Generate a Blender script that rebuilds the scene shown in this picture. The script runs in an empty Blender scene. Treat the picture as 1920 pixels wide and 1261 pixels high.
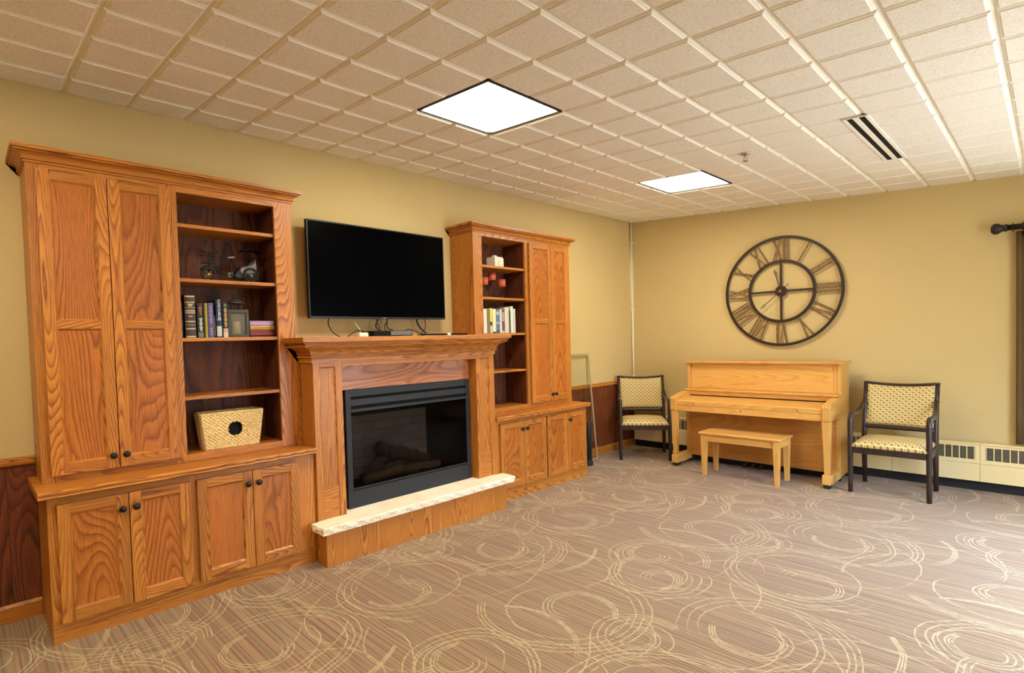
import bpy, bmesh, math, random
from mathutils import Vector, Matrix
PI = math.pi
random.seed(7)
S = bpy.context.scene
COL = S.collection

# ------------------------------------------------------------------ camera
FPX, CX, CY = 1021.26, 914.93, 671.61          # focal length and optical centre in pixels of a 1920 x 1261 frame
YAW, PITCH, ROLL = 0.80405, -0.0316, 0.0281
cam_d = bpy.data.cameras.new('camera')
cam = bpy.data.objects.new('camera', cam_d)
COL.objects.link(cam)
cam_d.sensor_fit = 'HORIZONTAL'
cam_d.sensor_width = 36
cam_d.lens = FPX / 1920 * 36
cam_d.shift_x = -(CX - 960) / 1920
cam_d.shift_y = (CY - 630.5) / 1920
cam_d.clip_start = 0.05
_f = Vector((math.cos(YAW) * math.cos(PITCH), math.sin(YAW) * math.cos(PITCH), math.sin(PITCH)))
_r = _f.cross(Vector((0, 0, 1))).normalized()
_d = _f.cross(_r)
_r2 = math.cos(ROLL) * _r + math.sin(ROLL) * _d
_d2 = -math.sin(ROLL) * _r + math.cos(ROLL) * _d
cam.matrix_world = Matrix(((_r2.x, -_d2.x, -_f.x, -6.256), (_r2.y, -_d2.y, -_f.y, -3.784),
                           (_r2.z, -_d2.z, -_f.z, 1.397), (0, 0, 0, 1)))
S.camera = cam

# ------------------------------------------------------------------ world and exposure
S.view_settings.view_transform = 'Standard'
S.view_settings.look = 'None'
S.view_settings.gamma = 1
S.view_settings.use_curve_mapping = False
S.view_settings.exposure = 0.52
w = bpy.data.worlds.new('daylight')
S.world = w
w.use_nodes = True
wn = w.node_tree
bg = wn.nodes['Background']
_tc = wn.nodes.new('ShaderNodeTexCoord'); _sx = wn.nodes.new('ShaderNodeSeparateXYZ'); _rm = wn.nodes.new('ShaderNodeValToRGB')
wn.links.new(_tc.outputs['Generated'], _sx.inputs[0]); wn.links.new(_sx.outputs[2], _rm.inputs[0]); wn.links.new(_rm.outputs[0], bg.inputs[0])
_e = _rm.color_ramp.elements                    # dim ground, pale horizon, bright overcast sky
_e[0].position = 0.0; _e[0].color = (.20, .21, .225, 1); _e[1].position = .5; _e[1].color = (.52, .68, 1.0, 1)
_q = _e.new(.06); _q.color = (.19, .21, .24, 1)
bg.inputs[1].default_value = 30.0
LAMP = 27.0                                     # radiance of the ceiling light diffusers

# ------------------------------------------------------------------ helpers
def ceil_z(x, y):                               # the suspended ceiling falls slightly away from the fireplace wall
    return 2.875 + 0.007 * x + 0.067 * y

class MB:
    """collects shapes; build() links them as ONE mesh object"""
    def __init__(s):
        s.v = []; s.f = []; s.m = []; s.r = []; s.sm = []
        s.rnd = random.random()
    def add(s, vs, fs, mat=0, smooth=False, rnd=None):
        o = len(s.v)
        s.v += [tuple(p) for p in vs]
        if rnd is None: rnd = random.random()
        for f in fs:
            s.f.append([i + o for i in f]); s.m.append(mat); s.r.append(rnd); s.sm.append(smooth)
        return s
    def box(s, x0, x1, y0, y1, z0, z1, mat=0, rnd=None):
        vs = [(x, y, z) for z in (z0, z1) for y in (y0, y1) for x in (x0, x1)]
        return s.add(vs, [(0, 2, 3, 1), (4, 5, 7, 6), (0, 1, 5, 4), (2, 6, 7, 3), (0, 4, 6, 2), (1, 3, 7, 5)], mat, rnd=rnd)
    def prism(s, pts, axis, a0, a1, mat=0, smooth=False, rnd=None):
        """pts: 2D outline; axis 'x': pts are (y,z); 'y': (x,z); 'z': (x,y)"""
        def P(p, a):
            return {'x': (a, p[0], p[1]), 'y': (p[0], a, p[1]), 'z': (p[0], p[1], a)}[axis]
        n = len(pts)
        vs = [P(p, a0) for p in pts] + [P(p, a1) for p in pts]
        if rnd is None: rnd = random.random()
        s.add(vs, [tuple(range(n))[::-1], tuple(range(n, 2 * n))], mat, rnd=rnd)
        s.add(vs, [(i, (i + 1) % n, n + (i + 1) % n, n + i) for i in range(n)], mat, smooth, rnd=rnd)
        return s
    def tube(s, pts, r, n=10, mat=0, cap=True, rnd=None):
        """round bar through pts; r a number or one radius per point"""
        pts = [Vector(p) for p in pts]
        rs = r if isinstance(r, (list, tuple)) else [r] * len(pts)
        vs = []; up = None
        for i, p in enumerate(pts):
            t = (pts[min(i + 1, len(pts) - 1)] - pts[max(i - 1, 0)]).normalized()
            if up is None:
                up = Vector((0, 0, 1)) if abs(t.z) < .9 else Vector((1, 0, 0))
            a = t.cross(up).normalized(); up = a.cross(t).normalized()
            for k in range(n):
                q = 2 * PI * k / n
                vs.append(p + (a * math.cos(q) + up * math.sin(q)) * rs[i])
        fs = []
        for i in range(len(pts) - 1):
            for k in range(n):
                fs.append((i * n + k, i * n + (k + 1) % n, (i + 1) * n + (k + 1) % n, (i + 1) * n + k))
        if rnd is None: rnd = random.random()
        s.add(vs, fs, mat, True, rnd)
        if cap:
            m = (len(pts) - 1) * n
            s.add(vs, [tuple(range(n))[::-1], tuple(m + k for k in range(n))], mat, False, rnd)
        return s
    def lathe(s, prof, c, axis='z', n=24, mat=0, rnd=None):
        """prof: (radius, height) pairs turned about axis through c"""
        vs = []
        for r, h in prof:
            for k in range(n):
                q = 2 * PI * k / n; a = r * math.cos(q); b = r * math.sin(q)
                p = {'z': (a, b, h), 'y': (a, h, -b), 'x': (h, a, b)}[axis]
                vs.append((c[0] + p[0], c[1] + p[1], c[2] + p[2]))
        fs = [(i * n + k, i * n + (k + 1) % n, (i + 1) * n + (k + 1) % n, (i + 1) * n + k)
              for i in range(len(prof) - 1) for k in range(n)]
        if rnd is None: rnd = random.random()
        s.add(vs, fs, mat, True, rnd)
        m = (len(prof) - 1) * n
        caps = []
        if prof[0][0] > 1e-5: caps.append(tuple(range(n))[::-1])
        if prof[-1][0] > 1e-5: caps.append(tuple(m + k for k in range(n)))
        if caps: s.add(vs, caps, mat, False, rnd)
        return s
    def grid(s, fn, nu, nv, mat=0, smooth=True, skip=None, rnd=None):
        vs = [fn(i / nu, j / nv) for j in range(nv + 1) for i in range(nu + 1)]
        fs = []
        for j in range(nv):
            for i in range(nu):
                if skip and skip((i + .5) / nu, (j + .5) / nv): continue
                k = j * (nu + 1) + i
                fs.append((k, k + 1, k + nu + 2, k + nu + 1))
        return s.add(vs, fs, mat, smooth, rnd)
    def sweep3(s, x0, x1, yf, yb, prof, mat=0, mat_side=None, rnd=None):
        """moulding with mitred corners round the left, front and right of a cabinet; prof: (projection, z)"""
        loops = [[(x0 - o, yb, z), (x0 - o, yf - o, z), (x1 + o, yf - o, z), (x1 + o, yb, z)] for o, z in prof]
        vs = [p for l in loops for p in l]
        if rnd is None: rnd = random.random()
        ms = mat if mat_side is None else mat_side
        n = len(prof)
        for i in range(n - 1):
            for k in range(3):
                s.add([loops[i][k], loops[i][k + 1], loops[i + 1][k + 1], loops[i + 1][k]], [(0, 1, 2, 3)], mat if k == 1 else ms, rnd=rnd)
        s.add(vs, [(3, 2, 1, 0), tuple(4 * (n - 1) + k for k in range(4))], mat, rnd=rnd)
        s.add([l[0] for l in loops] + [l[3] for l in loops], [tuple(range(n)) , tuple(range(2 * n - 1, n - 1, -1))], ms, rnd=rnd)
        s.add([loops[0][0], loops[0][3], loops[-1][3], loops[-1][0]], [(0, 1, 2, 3)], mat, rnd=rnd)
        return s
    def build(s, name, mats, parent=None, bevel=0, off=None, seg=2, weld=True):
        """off: subtracted from the coordinates (place of the thing the part belongs to)"""
        if not isinstance(mats, (list, tuple)): mats = [mats]
        if off is None: off = ROOT.get(parent.name, Vector((0, 0, 0))) if parent else Vector((0, 0, 0))
        me = bpy.data.meshes.new(name)
        me.from_pydata([(p[0] - off[0], p[1] - off[1], p[2] - off[2]) for p in s.v], [], s.f)
        for m in mats: me.materials.append(m)
        me.polygons.foreach_set('material_index', s.m)
        me.polygons.foreach_set('use_smooth', s.sm)
        at = me.attributes.new('board', 'FLOAT', 'FACE')
        at.data.foreach_set('value', s.r)
        me.validate()
        if weld:
            bm = bmesh.new(); bm.from_mesh(me)
            bmesh.ops.remove_doubles(bm, verts=bm.verts, dist=1e-5)
            bmesh.ops.recalc_face_normals(bm, faces=bm.faces)
            bm.to_mesh(me); bm.free()
        o = bpy.data.objects.new(name, me)
        COL.objects.link(o)
        if parent:
            o.parent = parent
            ROOT[o.name] = off
        if bevel:
            b = o.modifiers.new('edge', 'BEVEL'); b.width = bevel; b.segments = seg
            b.limit_method = 'ANGLE'; b.angle_limit = math.radians(40); b.use_clamp_overlap = True
        return o

ROOT = {}
def tag(o, label, cat, group=None):
    o['label'] = label; o['category'] = cat
    if group: o['group'] = group
    return o
def thing(name, label, cat, loc=(0, 0, 0), rz=0, group=None):
    o = bpy.data.objects.new(name, None); COL.objects.link(o)
    o.location = loc; o.rotation_euler = (0, 0, rz); o.empty_display_size = .1
    ROOT[o.name] = Vector(loc)
    return tag(o, label, cat, group)
def local_thing(*a, **k):                       # its parts are given in the thing's own coordinates
    o = thing(*a, **k); ROOT[o.name] = Vector((0, 0, 0)); return o
def single(mb, name, mats, label, cat, group=None, loc=None, **k):
    """a thing that is one mesh, its origin at its own base"""
    if loc is None:
        xs = [p[0] for p in mb.v]; ys = [p[1] for p in mb.v]; zs = [p[2] for p in mb.v]
        loc = ((min(xs) + max(xs)) / 2, (min(ys) + max(ys)) / 2, min(zs))
    o = mb.build(name, mats, off=Vector(loc), **k); o.location = loc
    return tag(o, label, cat, group)
def struct(mb, name, mats, parent=None, **k):
    o = mb.build(name, mats, parent, **k)
    if not parent: o['kind'] = 'structure'
    return o

# ------------------------------------------------------------------ materials
class NT:
    def __init__(s, name):
        s.m = bpy.data.materials.new(name); s.m.use_nodes = True
        s.t = s.m.node_tree; s.n = s.t.nodes; s.b = s.n['Principled BSDF']; s.out = s.n['Material Output']
    def node(s, typ, ins=None, **props):
        nd = s.n.new(typ)
        for k, v in props.items(): setattr(nd, k, v)
        if ins:
            for k, v in ins.items(): s.put(nd.inputs[k], v)
        return nd
    def put(s, sock, v):
        if hasattr(v, 'is_output'): s.t.links.new(v, sock)
        elif isinstance(v, (tuple, list)) and sock.type == 'RGBA' and len(v) == 3: sock.default_value = (*v, 1)
        else: sock.default_value = v
    def math(s, op, a, b=0.0, c=0.0, clamp=False):
        nd = s.node('ShaderNodeMath', {0: a, 1: b, 2: c}, operation=op); nd.use_clamp = clamp
        return nd.outputs[0]
    def vec(s, op, a, b=(0, 0, 0), c=(0, 0, 0), scale=None):
        nd = s.node('ShaderNodeVectorMath', {0: a, 1: b, 2: c}, operation=op)
        if scale is not None: s.put(nd.inputs['Scale'], scale)
        return nd.outputs[1] if op in ('LENGTH', 'DOT_PRODUCT', 'DISTANCE') else nd.outputs[0]
    def obj(s): return s.node('ShaderNodeTexCoord').outputs['Object']
    def pos(s): return s.node('ShaderNodeNewGeometry').outputs['Position']
    def attr(s, nm): return s.node('ShaderNodeAttribute', attribute_name=nm).outputs['Fac']
    def noise(s, v, scale=1.0, detail=2.0, rough=.5, dist=0.0, out=0):
        return s.node('ShaderNodeTexNoise', {'Vector': v, 'Scale': scale, 'Detail': detail, 'Roughness': rough, 'Distortion': dist}).outputs[out]
    def ramp(s, fac, stops, interp='LINEAR'):
        nd = s.node('ShaderNodeValToRGB', {0: fac}); r = nd.color_ramp; r.interpolation = interp
        while len(r.elements) < len(stops): r.elements.new(.5)
        for e, (p, c) in zip(r.elements, stops):
            e.position = p; e.color = (*c, 1) if not isinstance(c, (int, float)) else (c, c, c, 1)
        return nd.outputs[0]
    def mix(s, fac, a, b, mode='MIX'):
        nd = s.node('ShaderNodeMix', data_type='RGBA', blend_type=mode)
        s.put(nd.inputs[0], fac); s.put(nd.inputs[6], a); s.put(nd.inputs[7], b)
        return nd.outputs[2]
    def smooth(s, x, a, b):
        return s.node('ShaderNodeMapRange', {0: x, 1: a, 2: b, 3: 0.0, 4: 1.0}, interpolation_type='SMOOTHSTEP').outputs[0]
    def bump(s, h, strength=.3, dist=.002):
        s.put(s.b.inputs['Normal'], s.node('ShaderNodeBump', {'Height': h, 'Strength': strength, 'Distance': dist}).outputs[0])
    def set(s, **k):
        for kk, v in k.items(): s.put(s.b.inputs[kk.replace('_', ' ')], v)
        return s.m

def srgb(r, g, b):
    f = lambda c: c / 12.92 if c <= .04045 else ((c + .055) / 1.055) ** 2.4
    return (f(r / 255), f(g / 255), f(b / 255))

def plain(name, col, rough=.5, metal=0.0, spec=.5, var=.04, scale=40, bump=0.0, **k):
    t = NT(name)
    n = t.noise(t.obj(), scale, 3, .6)
    c = t.mix(1.0, col, t.ramp(n, [(0, 1 - var * 2), (1, 1 + var * 2)] if False else [(0, max(0, 1 - var * 2)), (1, 1.0)]), 'MULTIPLY')
    t.set(Base_Color=c, Roughness=rough, Metallic=metal)
    t.put(t.b.inputs['Specular IOR Level'], spec)
    if bump: t.bump(n, bump)
    return t.set(**k)

def wood(name, axis, light, mid, dark, freq=33.0, stretch=.42, cross=5.0, rough=.36, pores=.5, bump=.12, tone=.14, line=1.0):
    """plain-sawn timber: growth rings as contour lines of a field drawn out along the grain"""
    t = NT(name)
    rnd = t.attr('board')
    offs = t.node('ShaderNodeCombineXYZ', {0: t.math('MULTIPLY', rnd, 37.3), 1: t.math('MULTIPLY', rnd, 91.7), 2: t.math('MULTIPLY', rnd, 53.9)}).outputs[0]
    p = t.vec('ADD', t.obj(), offs)
    def sc(a, l):
        return {'x': (l, a, a), 'y': (a, l, a), 'z': (a, a, l)}[axis]
    f = t.noise(t.vec('MULTIPLY', p, sc(cross, stretch)), 1.0, 0.8, .3, .15)
    jag = t.noise(t.vec('MULTIPLY', p, sc(55, 16)), 1.0, 2, .6)
    v = t.math('ADD', t.math('MULTIPLY', f, freq * 1.9), t.math('MULTIPLY', jag, .42))
    fr = t.math('FRACT', v)
    # thin dark early-wood line, fading through the ring
    ln = t.ramp(fr, [(0, .55), (.07, 1.0), (.22, .45), (.5, .12), (.86, 0.0), (1, .55)])
    amt = t.ramp(t.noise(t.vec('MULTIPLY', p, sc(4.0, 1.1)), 1.0, 1, .5), [(.34, .45), (.62, 1.0)])
    base = t.mix(t.ramp(fr, [(0, .2), (.45, .6), (.9, 1.0)]), mid, light)
    ring = t.mix(t.math('MULTIPLY', t.math('MULTIPLY', ln, amt), line), base, dark)
    pn = t.noise(t.vec('MULTIPLY', p, sc(330, 10)), 1.0, 2, .6)
    pm = t.math('MULTIPLY', t.ramp(pn, [(.5, 0.0), (.66, 1.0)]), pores)
    c = t.mix(pm, ring, dark)
    big = t.noise(t.vec('MULTIPLY', p, sc(3, .8)), 1.0, 2, .5)
    c = t.mix(1.0, c, t.ramp(big, [(.25, 1 - tone), (.75, 1.0)]), 'MULTIPLY')
    bt = t.math('MULTIPLY_ADD', rnd, .18, .86)
    c = t.mix(1.0, c, t.node('ShaderNodeCombineColor', {0: bt, 1: bt, 2: bt}).outputs[0], 'MULTIPLY')
    t.set(Base_Color=c, Roughness=t.math('MULTIPLY_ADD', pn, .12, rough - .05))
    t.put(t.b.inputs['Specular IOR Level'], .4)
    t.bump(t.math('ADD', t.math('MULTIPLY', pn, -.6), t.math('MULTIPLY', fr, .3)), bump, .0012)
    return t.m

OAK = dict(light=srgb(212, 140, 56), mid=srgb(194, 116, 42), dark=srgb(124, 62, 20))
oak_z = wood('oak_grain_upright', 'z', **OAK)
oak_x = wood('oak_grain_level', 'x', **OAK)
oak_y = wood('oak_grain_deep', 'y', **OAK)
OAKP = dict(light=srgb(198, 118, 42), mid=srgb(184, 104, 35), dark=srgb(118, 57, 19))
oak_pz = wood('oak_panel', 'z', freq=26, cross=3.4, stretch=.62, line=.85, **OAKP)
oak_mz = wood('oak_board_pink_sheen', 'x', freq=7, cross=5, stretch=1.2, light=srgb(202, 134, 92), mid=srgb(190, 118, 78), dark=srgb(132, 74, 50), rough=.26)  # pinkish tone holds the window light reflected on the board
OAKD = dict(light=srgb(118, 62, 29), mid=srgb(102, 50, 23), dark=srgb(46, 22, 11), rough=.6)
oak_back = wood('oak_cabinet_back', 'z', freq=9, cross=4.5, stretch=.5, **OAKD)  # dark stained wood, deepened further for the shade inside the shelves
wains = wood('wainscot_board', 'z', freq=14, cross=6, stretch=.5, light=srgb(138, 70, 28), mid=srgb(116, 54, 20), dark=srgb(50, 22, 9), rough=.62)
PIA = dict(light=srgb(232, 180, 98), mid=srgb(226, 170, 86), dark=srgb(204, 144, 68), freq=9, pores=.3, tone=.06, rough=.33, bump=.05, line=.7)
pia_y = wood('maple_grain_level', 'y', cross=7, stretch=.6, **PIA)
pia_z = wood('maple_grain_upright', 'z', cross=7, stretch=.6, **PIA)
pia_x = wood('maple_grain_deep', 'x', cross=7, stretch=.6, **PIA)
pia_lo = wood('maple_lower_shaded', 'y', cross=6, stretch=.7, light=srgb(206, 142, 66), mid=srgb(198, 130, 56), dark=srgb(176, 110, 46), freq=7, pores=.25, tone=.06, rough=.4, bump=.05, line=.6)  # darker maple: shade of the lower piano put into the colour

def wall_mat(name, col):
    t = NT(name); p = t.pos()
    n = t.noise(p, 160, 3, .6); b = t.noise(p, 1.3, 2, .5)
    c = t.mix(1.0, col, t.ramp(b, [(.3, .96), (.7, 1.0)]), 'MULTIPLY')
    t.set(Base_Color=c, Roughness=.75); t.put(t.b.inputs['Specular IOR Level'], .25)
    t.bump(n, .12, .002)
    return t.m
paint = wall_mat('wall_paint', srgb(208, 185, 129))

def ceiling_mat():
    t = NT('ceiling_tile'); p = t.pos()
    n = t.noise(p, 95, 4, .7); n2 = t.noise(p, 230, 2, .6)
    h = t.math('ADD', t.math('MULTIPLY', n, .7), t.math('MULTIPLY', n2, .3))
    c = t.ramp(h, [(.3, srgb(212, 206, 192)), (.5, srgb(242, 237, 224)), (.7, srgb(250, 246, 236))])
    t.set(Base_Color=c, Roughness=.9); t.put(t.b.inputs['Specular IOR Level'], .1)
    t.bump(h, .7, .006)
    return t.m
tile_m = ceiling_mat()
grid_m = plain('ceiling_tile_edge', srgb(246, 242, 228), .7, var=.02)

def carpet_mat():
    t = NT('carpet'); p = t.pos()
    xyz = t.node('ShaderNodeSeparateXYZ', {0: p})
    warp = t.noise(p, 2.2, 2, .5, 0, 1)
    wob = t.noise(p, 14, 2, .5, 0, 1)
    q = t.vec('ADD', t.vec('MULTIPLY', p, (1, 1, 0)), t.vec('MULTIPLY', t.vec('SUBTRACT', warp, (.5, .5, .5)), (.085, .085, 0)))
    q = t.vec('ADD', q, t.vec('MULTIPLY', t.vec('SUBTRACT', wob, (.5, .5, .5)), (.012, .012, 0)))
    # woven stripes running straight away from the fireplace wall: fine threads and a darker red-brown line every few centimetres
    st = t.noise(t.vec('MULTIPLY', p, (95, .5, 0)), 1.0, 2, .6)
    base = t.ramp(st, [(.22, srgb(100, 82, 54)), (.40, srgb(142, 114, 78)), (.52, srgb(158, 129, 90)), (.64, srgb(164, 133, 94)), (.8, srgb(148, 104, 72))])
    xs = t.math('ADD', xyz.outputs[0], t.math('MULTIPLY', t.noise(t.vec('MULTIPLY', p, (3, .3, 0)), 1.0, 1, .5), .05))
    rl = t.math('ABSOLUTE', t.math('SUBTRACT', t.math('FRACT', t.math('MULTIPLY', xs, 24.0)), .5))
    pick = t.noise(t.vec('MULTIPLY', p, (24, 1.2, 0)), 1.0, 1, .5)
    rl = t.math('MULTIPLY', t.smooth(rl, .16, .05), t.smooth(pick, .36, .58))
    base = t.mix(t.math('MULTIPLY', rl, .8), base, srgb(128, 70, 46))
    gl_ = t.math('ABSOLUTE', t.math('SUBTRACT', t.math('FRACT', t.math('MULTIPLY_ADD', xs, 24.0, .5)), .5))
    base = t.mix(t.math('MULTIPLY', t.math('MULTIPLY', t.smooth(gl_, .2, .06), t.smooth(pick, .62, .42)), .5), base, srgb(98, 82, 52))
    sp = t.noise(p, 420, 2, .7)
    base = t.mix(1.0, base, t.ramp(sp, [(.3, .70), (.7, 1.14)]), 'MULTIPLY')
    # swirls: brush strokes of a few strands each, in a repeat of 1.6 m
    T = 1.6
    rs = random.Random(23)
    strokes = []
    big = [(.34, .40, .44, 0.5, .82), (1.14, .36, .40, 2.6, .8), (.78, 1.18, .46, 4.0, .76), (.06, 1.16, .30, 1.4, .72), (1.42, 1.0, .28, 5.2, .8), (.74, .74, .22, .4, .8)]
    for cx, cy, R, a0, am in big:                # (centre, radius, start, length, spiral, width, turn, strands)
        strokes.append((cx, cy, R, a0, am, .34, .050, 1, 1.5))
        strokes.append((cx + rs.uniform(-.05, .05), cy + rs.uniform(-.05, .05), R * .78, a0 + rs.uniform(.5, 2), .70, .50, .040, rs.choice((1, -1)), 1.0))
        strokes.append((cx + rs.uniform(-.06, .06), cy + rs.uniform(-.06, .06), R * .48, a0 + rs.uniform(2, 4), .8, .65, .030, 1, 1.5))
    for _ in range(20):
        R = rs.uniform(.22, .72)
        strokes.append((rs.uniform(0, T), rs.uniform(0, T), R, rs.uniform(0, 6.28), rs.uniform(.10, .17) / R, rs.uniform(-.7, .7), rs.uniform(.02, .05), rs.choice((1, -1)), rs.choice((.6, 1.0, 1.0, 1.5))))
    tot = None
    for cx, cy, R, a0, am, sp_, wd, sg, ns in strokes:
        am = min(am, .85)
        qq = q if tot is None else t.vec('MULTIPLY_ADD', t.node('ShaderNodeCombineXYZ', {0: tot, 1: tot, 2: 0.0}).outputs[0], (1e-7, 1e-7, 0), q)
        v = t.vec('WRAP', t.vec('SUBTRACT', qq, (cx, cy, 0)), (T / 2, T / 2, 1), (-T / 2, -T / 2, -1))
        r = t.vec('LENGTH', v)
        s3 = t.node('ShaderNodeSeparateXYZ', {0: v})
        an = t.math('ARCTAN2', s3.outputs[1], s3.outputs[0])
        a = t.math('FRACT', t.math('MULTIPLY_ADD', an, sg / (2 * PI), a0 / (2 * PI) + 1))
        rr = t.math('MULTIPLY_ADD', a, -R * sp_, R)
        wl = t.math('MULTIPLY_ADD', a, wd * 1.4, wd * .5)
        d = t.math('DIVIDE', t.math('SUBTRACT', r, rr), wl)
        ln = t.math('ABSOLUTE', t.math('SUBTRACT', t.math('FRACT', t.math('MULTIPLY_ADD', d, ns, .5)), .5))
        ln = t.smooth(t.math('MULTIPLY', ln, wl), .0050 * ns, .0016 * ns)
        mk = t.math('MULTIPLY', t.math('LESS_THAN', t.math('ABSOLUTE', d), .86), t.smooth(a, am, am - .16))
        mk = t.math('MULTIPLY', ln, mk)
        tot = mk if tot is None else t.math('MAXIMUM', tot, mk)
    brk = t.ramp(t.noise(p, 26, 2, .6), [(.34, .35), (.52, 1.0)])
    pile = t.ramp(t.noise(p, 260, 1, .5), [(.35, .6), (.6, 1.0)])
    fac = t.math('MULTIPLY', t.math('MULTIPLY', tot, .74), t.math('MULTIPLY', brk, pile))
    c = t.mix(fac, base, srgb(208, 188, 138))
    t.set(Base_Color=c, Roughness=.85, Sheen_Weight=.2, Sheen_Roughness=.45)
    t.put(t.b.inputs['Specular IOR Level'], .2)
    t.bump(t.math('ADD', sp, t.math('MULTIPLY', fac, .6)), .6, .004)
    return t.m
carpet = carpet_mat()

def fabric(name, plane):
    """cream upholstery with a staggered olive and brown leaf motif"""
    t = NT(name); o = t.node('ShaderNodeSeparateXYZ', {0: t.obj()})
    u = o.outputs[0]; v = o.outputs[1 if plane == 'xy' else 2]
    P1 = .046; P2 = .040
    def motif(du, dv, ru, rv, sl):
        a = t.math('SUBTRACT', t.math('FRACT', t.math('MULTIPLY_ADD', u, 1 / P1, du + 20)), .5)
        b = t.math('SUBTRACT', t.math('FRACT', t.math('MULTIPLY_ADD', v, 1 / P2, dv + 20)), .5)
        a2 = t.math('MULTIPLY_ADD', b, sl, a)
        e = t.math('ADD', t.math('POWER', t.math('DIVIDE', t.math('ABSOLUTE', a2), ru), 2.0), t.math('POWER', t.math('DIVIDE', t.math('ABSOLUTE', b), rv), 2.0))
        return t.smooth(e, 1.25, .75)
    m = t.math('MAXIMUM', motif(0, 0, .23, .17, .6), motif(.5, .5, .23, .17, .6))
    dots = t.math('MAXIMUM', motif(.5, 0, .10, .12, 0), motif(0, .5, .10, .12, 0))
    c = t.mix(m, srgb(222, 200, 140), srgb(154, 122, 62))
    c = t.mix(dots, c, srgb(176, 150, 84))
    wv = t.noise(t.obj(), 500, 2, .6)
    c = t.mix(1.0, c, t.ramp(wv, [(.3, .84), (.7, 1.0)]), 'MULTIPLY')
    t.set(Base_Color=c, Roughness=.8); t.put(t.b.inputs['Specular IOR Level'], .2); t.bump(wv, .25, .001)
    return t.m
fab_back = fabric('leaf_fabric_back', 'xz')
fab_seat = fabric('leaf_fabric_seat', 'xy')
def wicker_mat():
    t = NT('woven_seagrass'); o = t.obj()
    n = t.noise(t.vec('MULTIPLY', o, (60, 60, 160)), 1, 3, .6)
    c = t.ramp(n, [(.28, srgb(176, 138, 74)), (.5, srgb(232, 202, 134)), (.75, srgb(250, 232, 178))])
    t.set(Base_Color=c, Roughness=.7); t.bump(n, .4, .002); return t.m
wicker = wicker_mat()
def stone_mat():
    t = NT('limestone'); o = t.obj()
    n = t.noise(o, 9, 4, .6); n2 = t.noise(o, 70, 3, .6)
    c = t.ramp(n, [(.3, srgb(236, 220, 186)), (.7, srgb(250, 240, 214))])
    t.set(Base_Color=c, Roughness=.75); t.bump(t.math('ADD', n, n2), .25, .004); return t.m
stone = stone_mat()
def rust_iron():
    t = NT('aged_iron'); n = t.noise(t.obj(), 55, 3, .7)
    c = t.ramp(n, [(.3, srgb(60, 44, 32)), (.5, srgb(112, 84, 50)), (.72, srgb(190, 150, 84))])
    t.set(Base_Color=c, Roughness=.55, Metallic=.2); t.bump(n, .3, .002); return t.m
iron_gold = rust_iron()
iron = plain('dark_iron', srgb(56, 42, 34), .5, .4, var=.15)
espresso = wood('espresso_wood', 'z', light=srgb(62, 46, 40), mid=srgb(54, 40, 35), dark=srgb(40, 28, 24), freq=5, pores=.2, rough=.3, bump=.03)
bronze = plain('knob_bronze', srgb(40, 40, 44), .35, .6, var=.1)
blackm = plain('black_metal', srgb(38, 41, 45), .5, .0, spec=.3, var=.06, scale=300)
blackd = plain('black_matt', srgb(11, 11, 12), .7, spec=.2, var=.05)
rubber = plain('black_rubber', srgb(24, 23, 23), .7, var=.05)
white_m = plain('white_metal', srgb(240, 228, 190), .45, var=.03)
cream_m = plain('cream_enamel', srgb(238, 216, 158), .4, var=.03)
glide = plain('white_glide', srgb(225, 220, 205), .5)
brass = plain('brass', srgb(196, 160, 90), .3, .9, var=.05)
chrome = plain('chrome', srgb(200, 200, 200), .18, 1.0, var=.03)
silver = plain('silver_trim', srgb(120, 120, 122), .3, .8, var=.03)
ceram = plain('white_ceramic', srgb(240, 234, 212), .3, var=.03)
def emit(name, col, st):
    t = NT(name); t.set(Base_Color=(.9, .9, .9), Roughness=.5, Emission_Color=(*col, 1), Emission_Strength=st); return t.m
lamp_m = emit('lamp_diffuser', (1.0, .90, .72), LAMP)
def glass(name, tint, rf=.04, rough=.02):
    t = NT(name)
    tr = t.node('ShaderNodeBsdfTransparent', {0: (*tint, 1)})
    gl = t.node('ShaderNodeBsdfGlossy', {0: (1, 1, 1, 1), 1: rough})
    fc = t.node('ShaderNodeLayerWeight', {0: .5}).outputs[1]
    fr = t.math('MULTIPLY_ADD', t.math('POWER', fc, 5.0), .95, rf)
    mx = t.node('ShaderNodeMixShader', {0: fr, 1: tr.outputs[0], 2: gl.outputs[0]})
    t.t.links.new(mx.outputs[0], t.out.inputs[0])
    return t.m
pane_m = glass('clear_pane', (.96, .98, .98))
smoke = glass('smoked_pane', (.56, .54, .53), .006, .06)
screen_m = plain('tv_screen', srgb(2, 2, 3), .3, var=.02, spec=.015)
tv_bez = plain('tv_bezel', srgb(34, 36, 36), .35, .5, var=.04)

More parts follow.
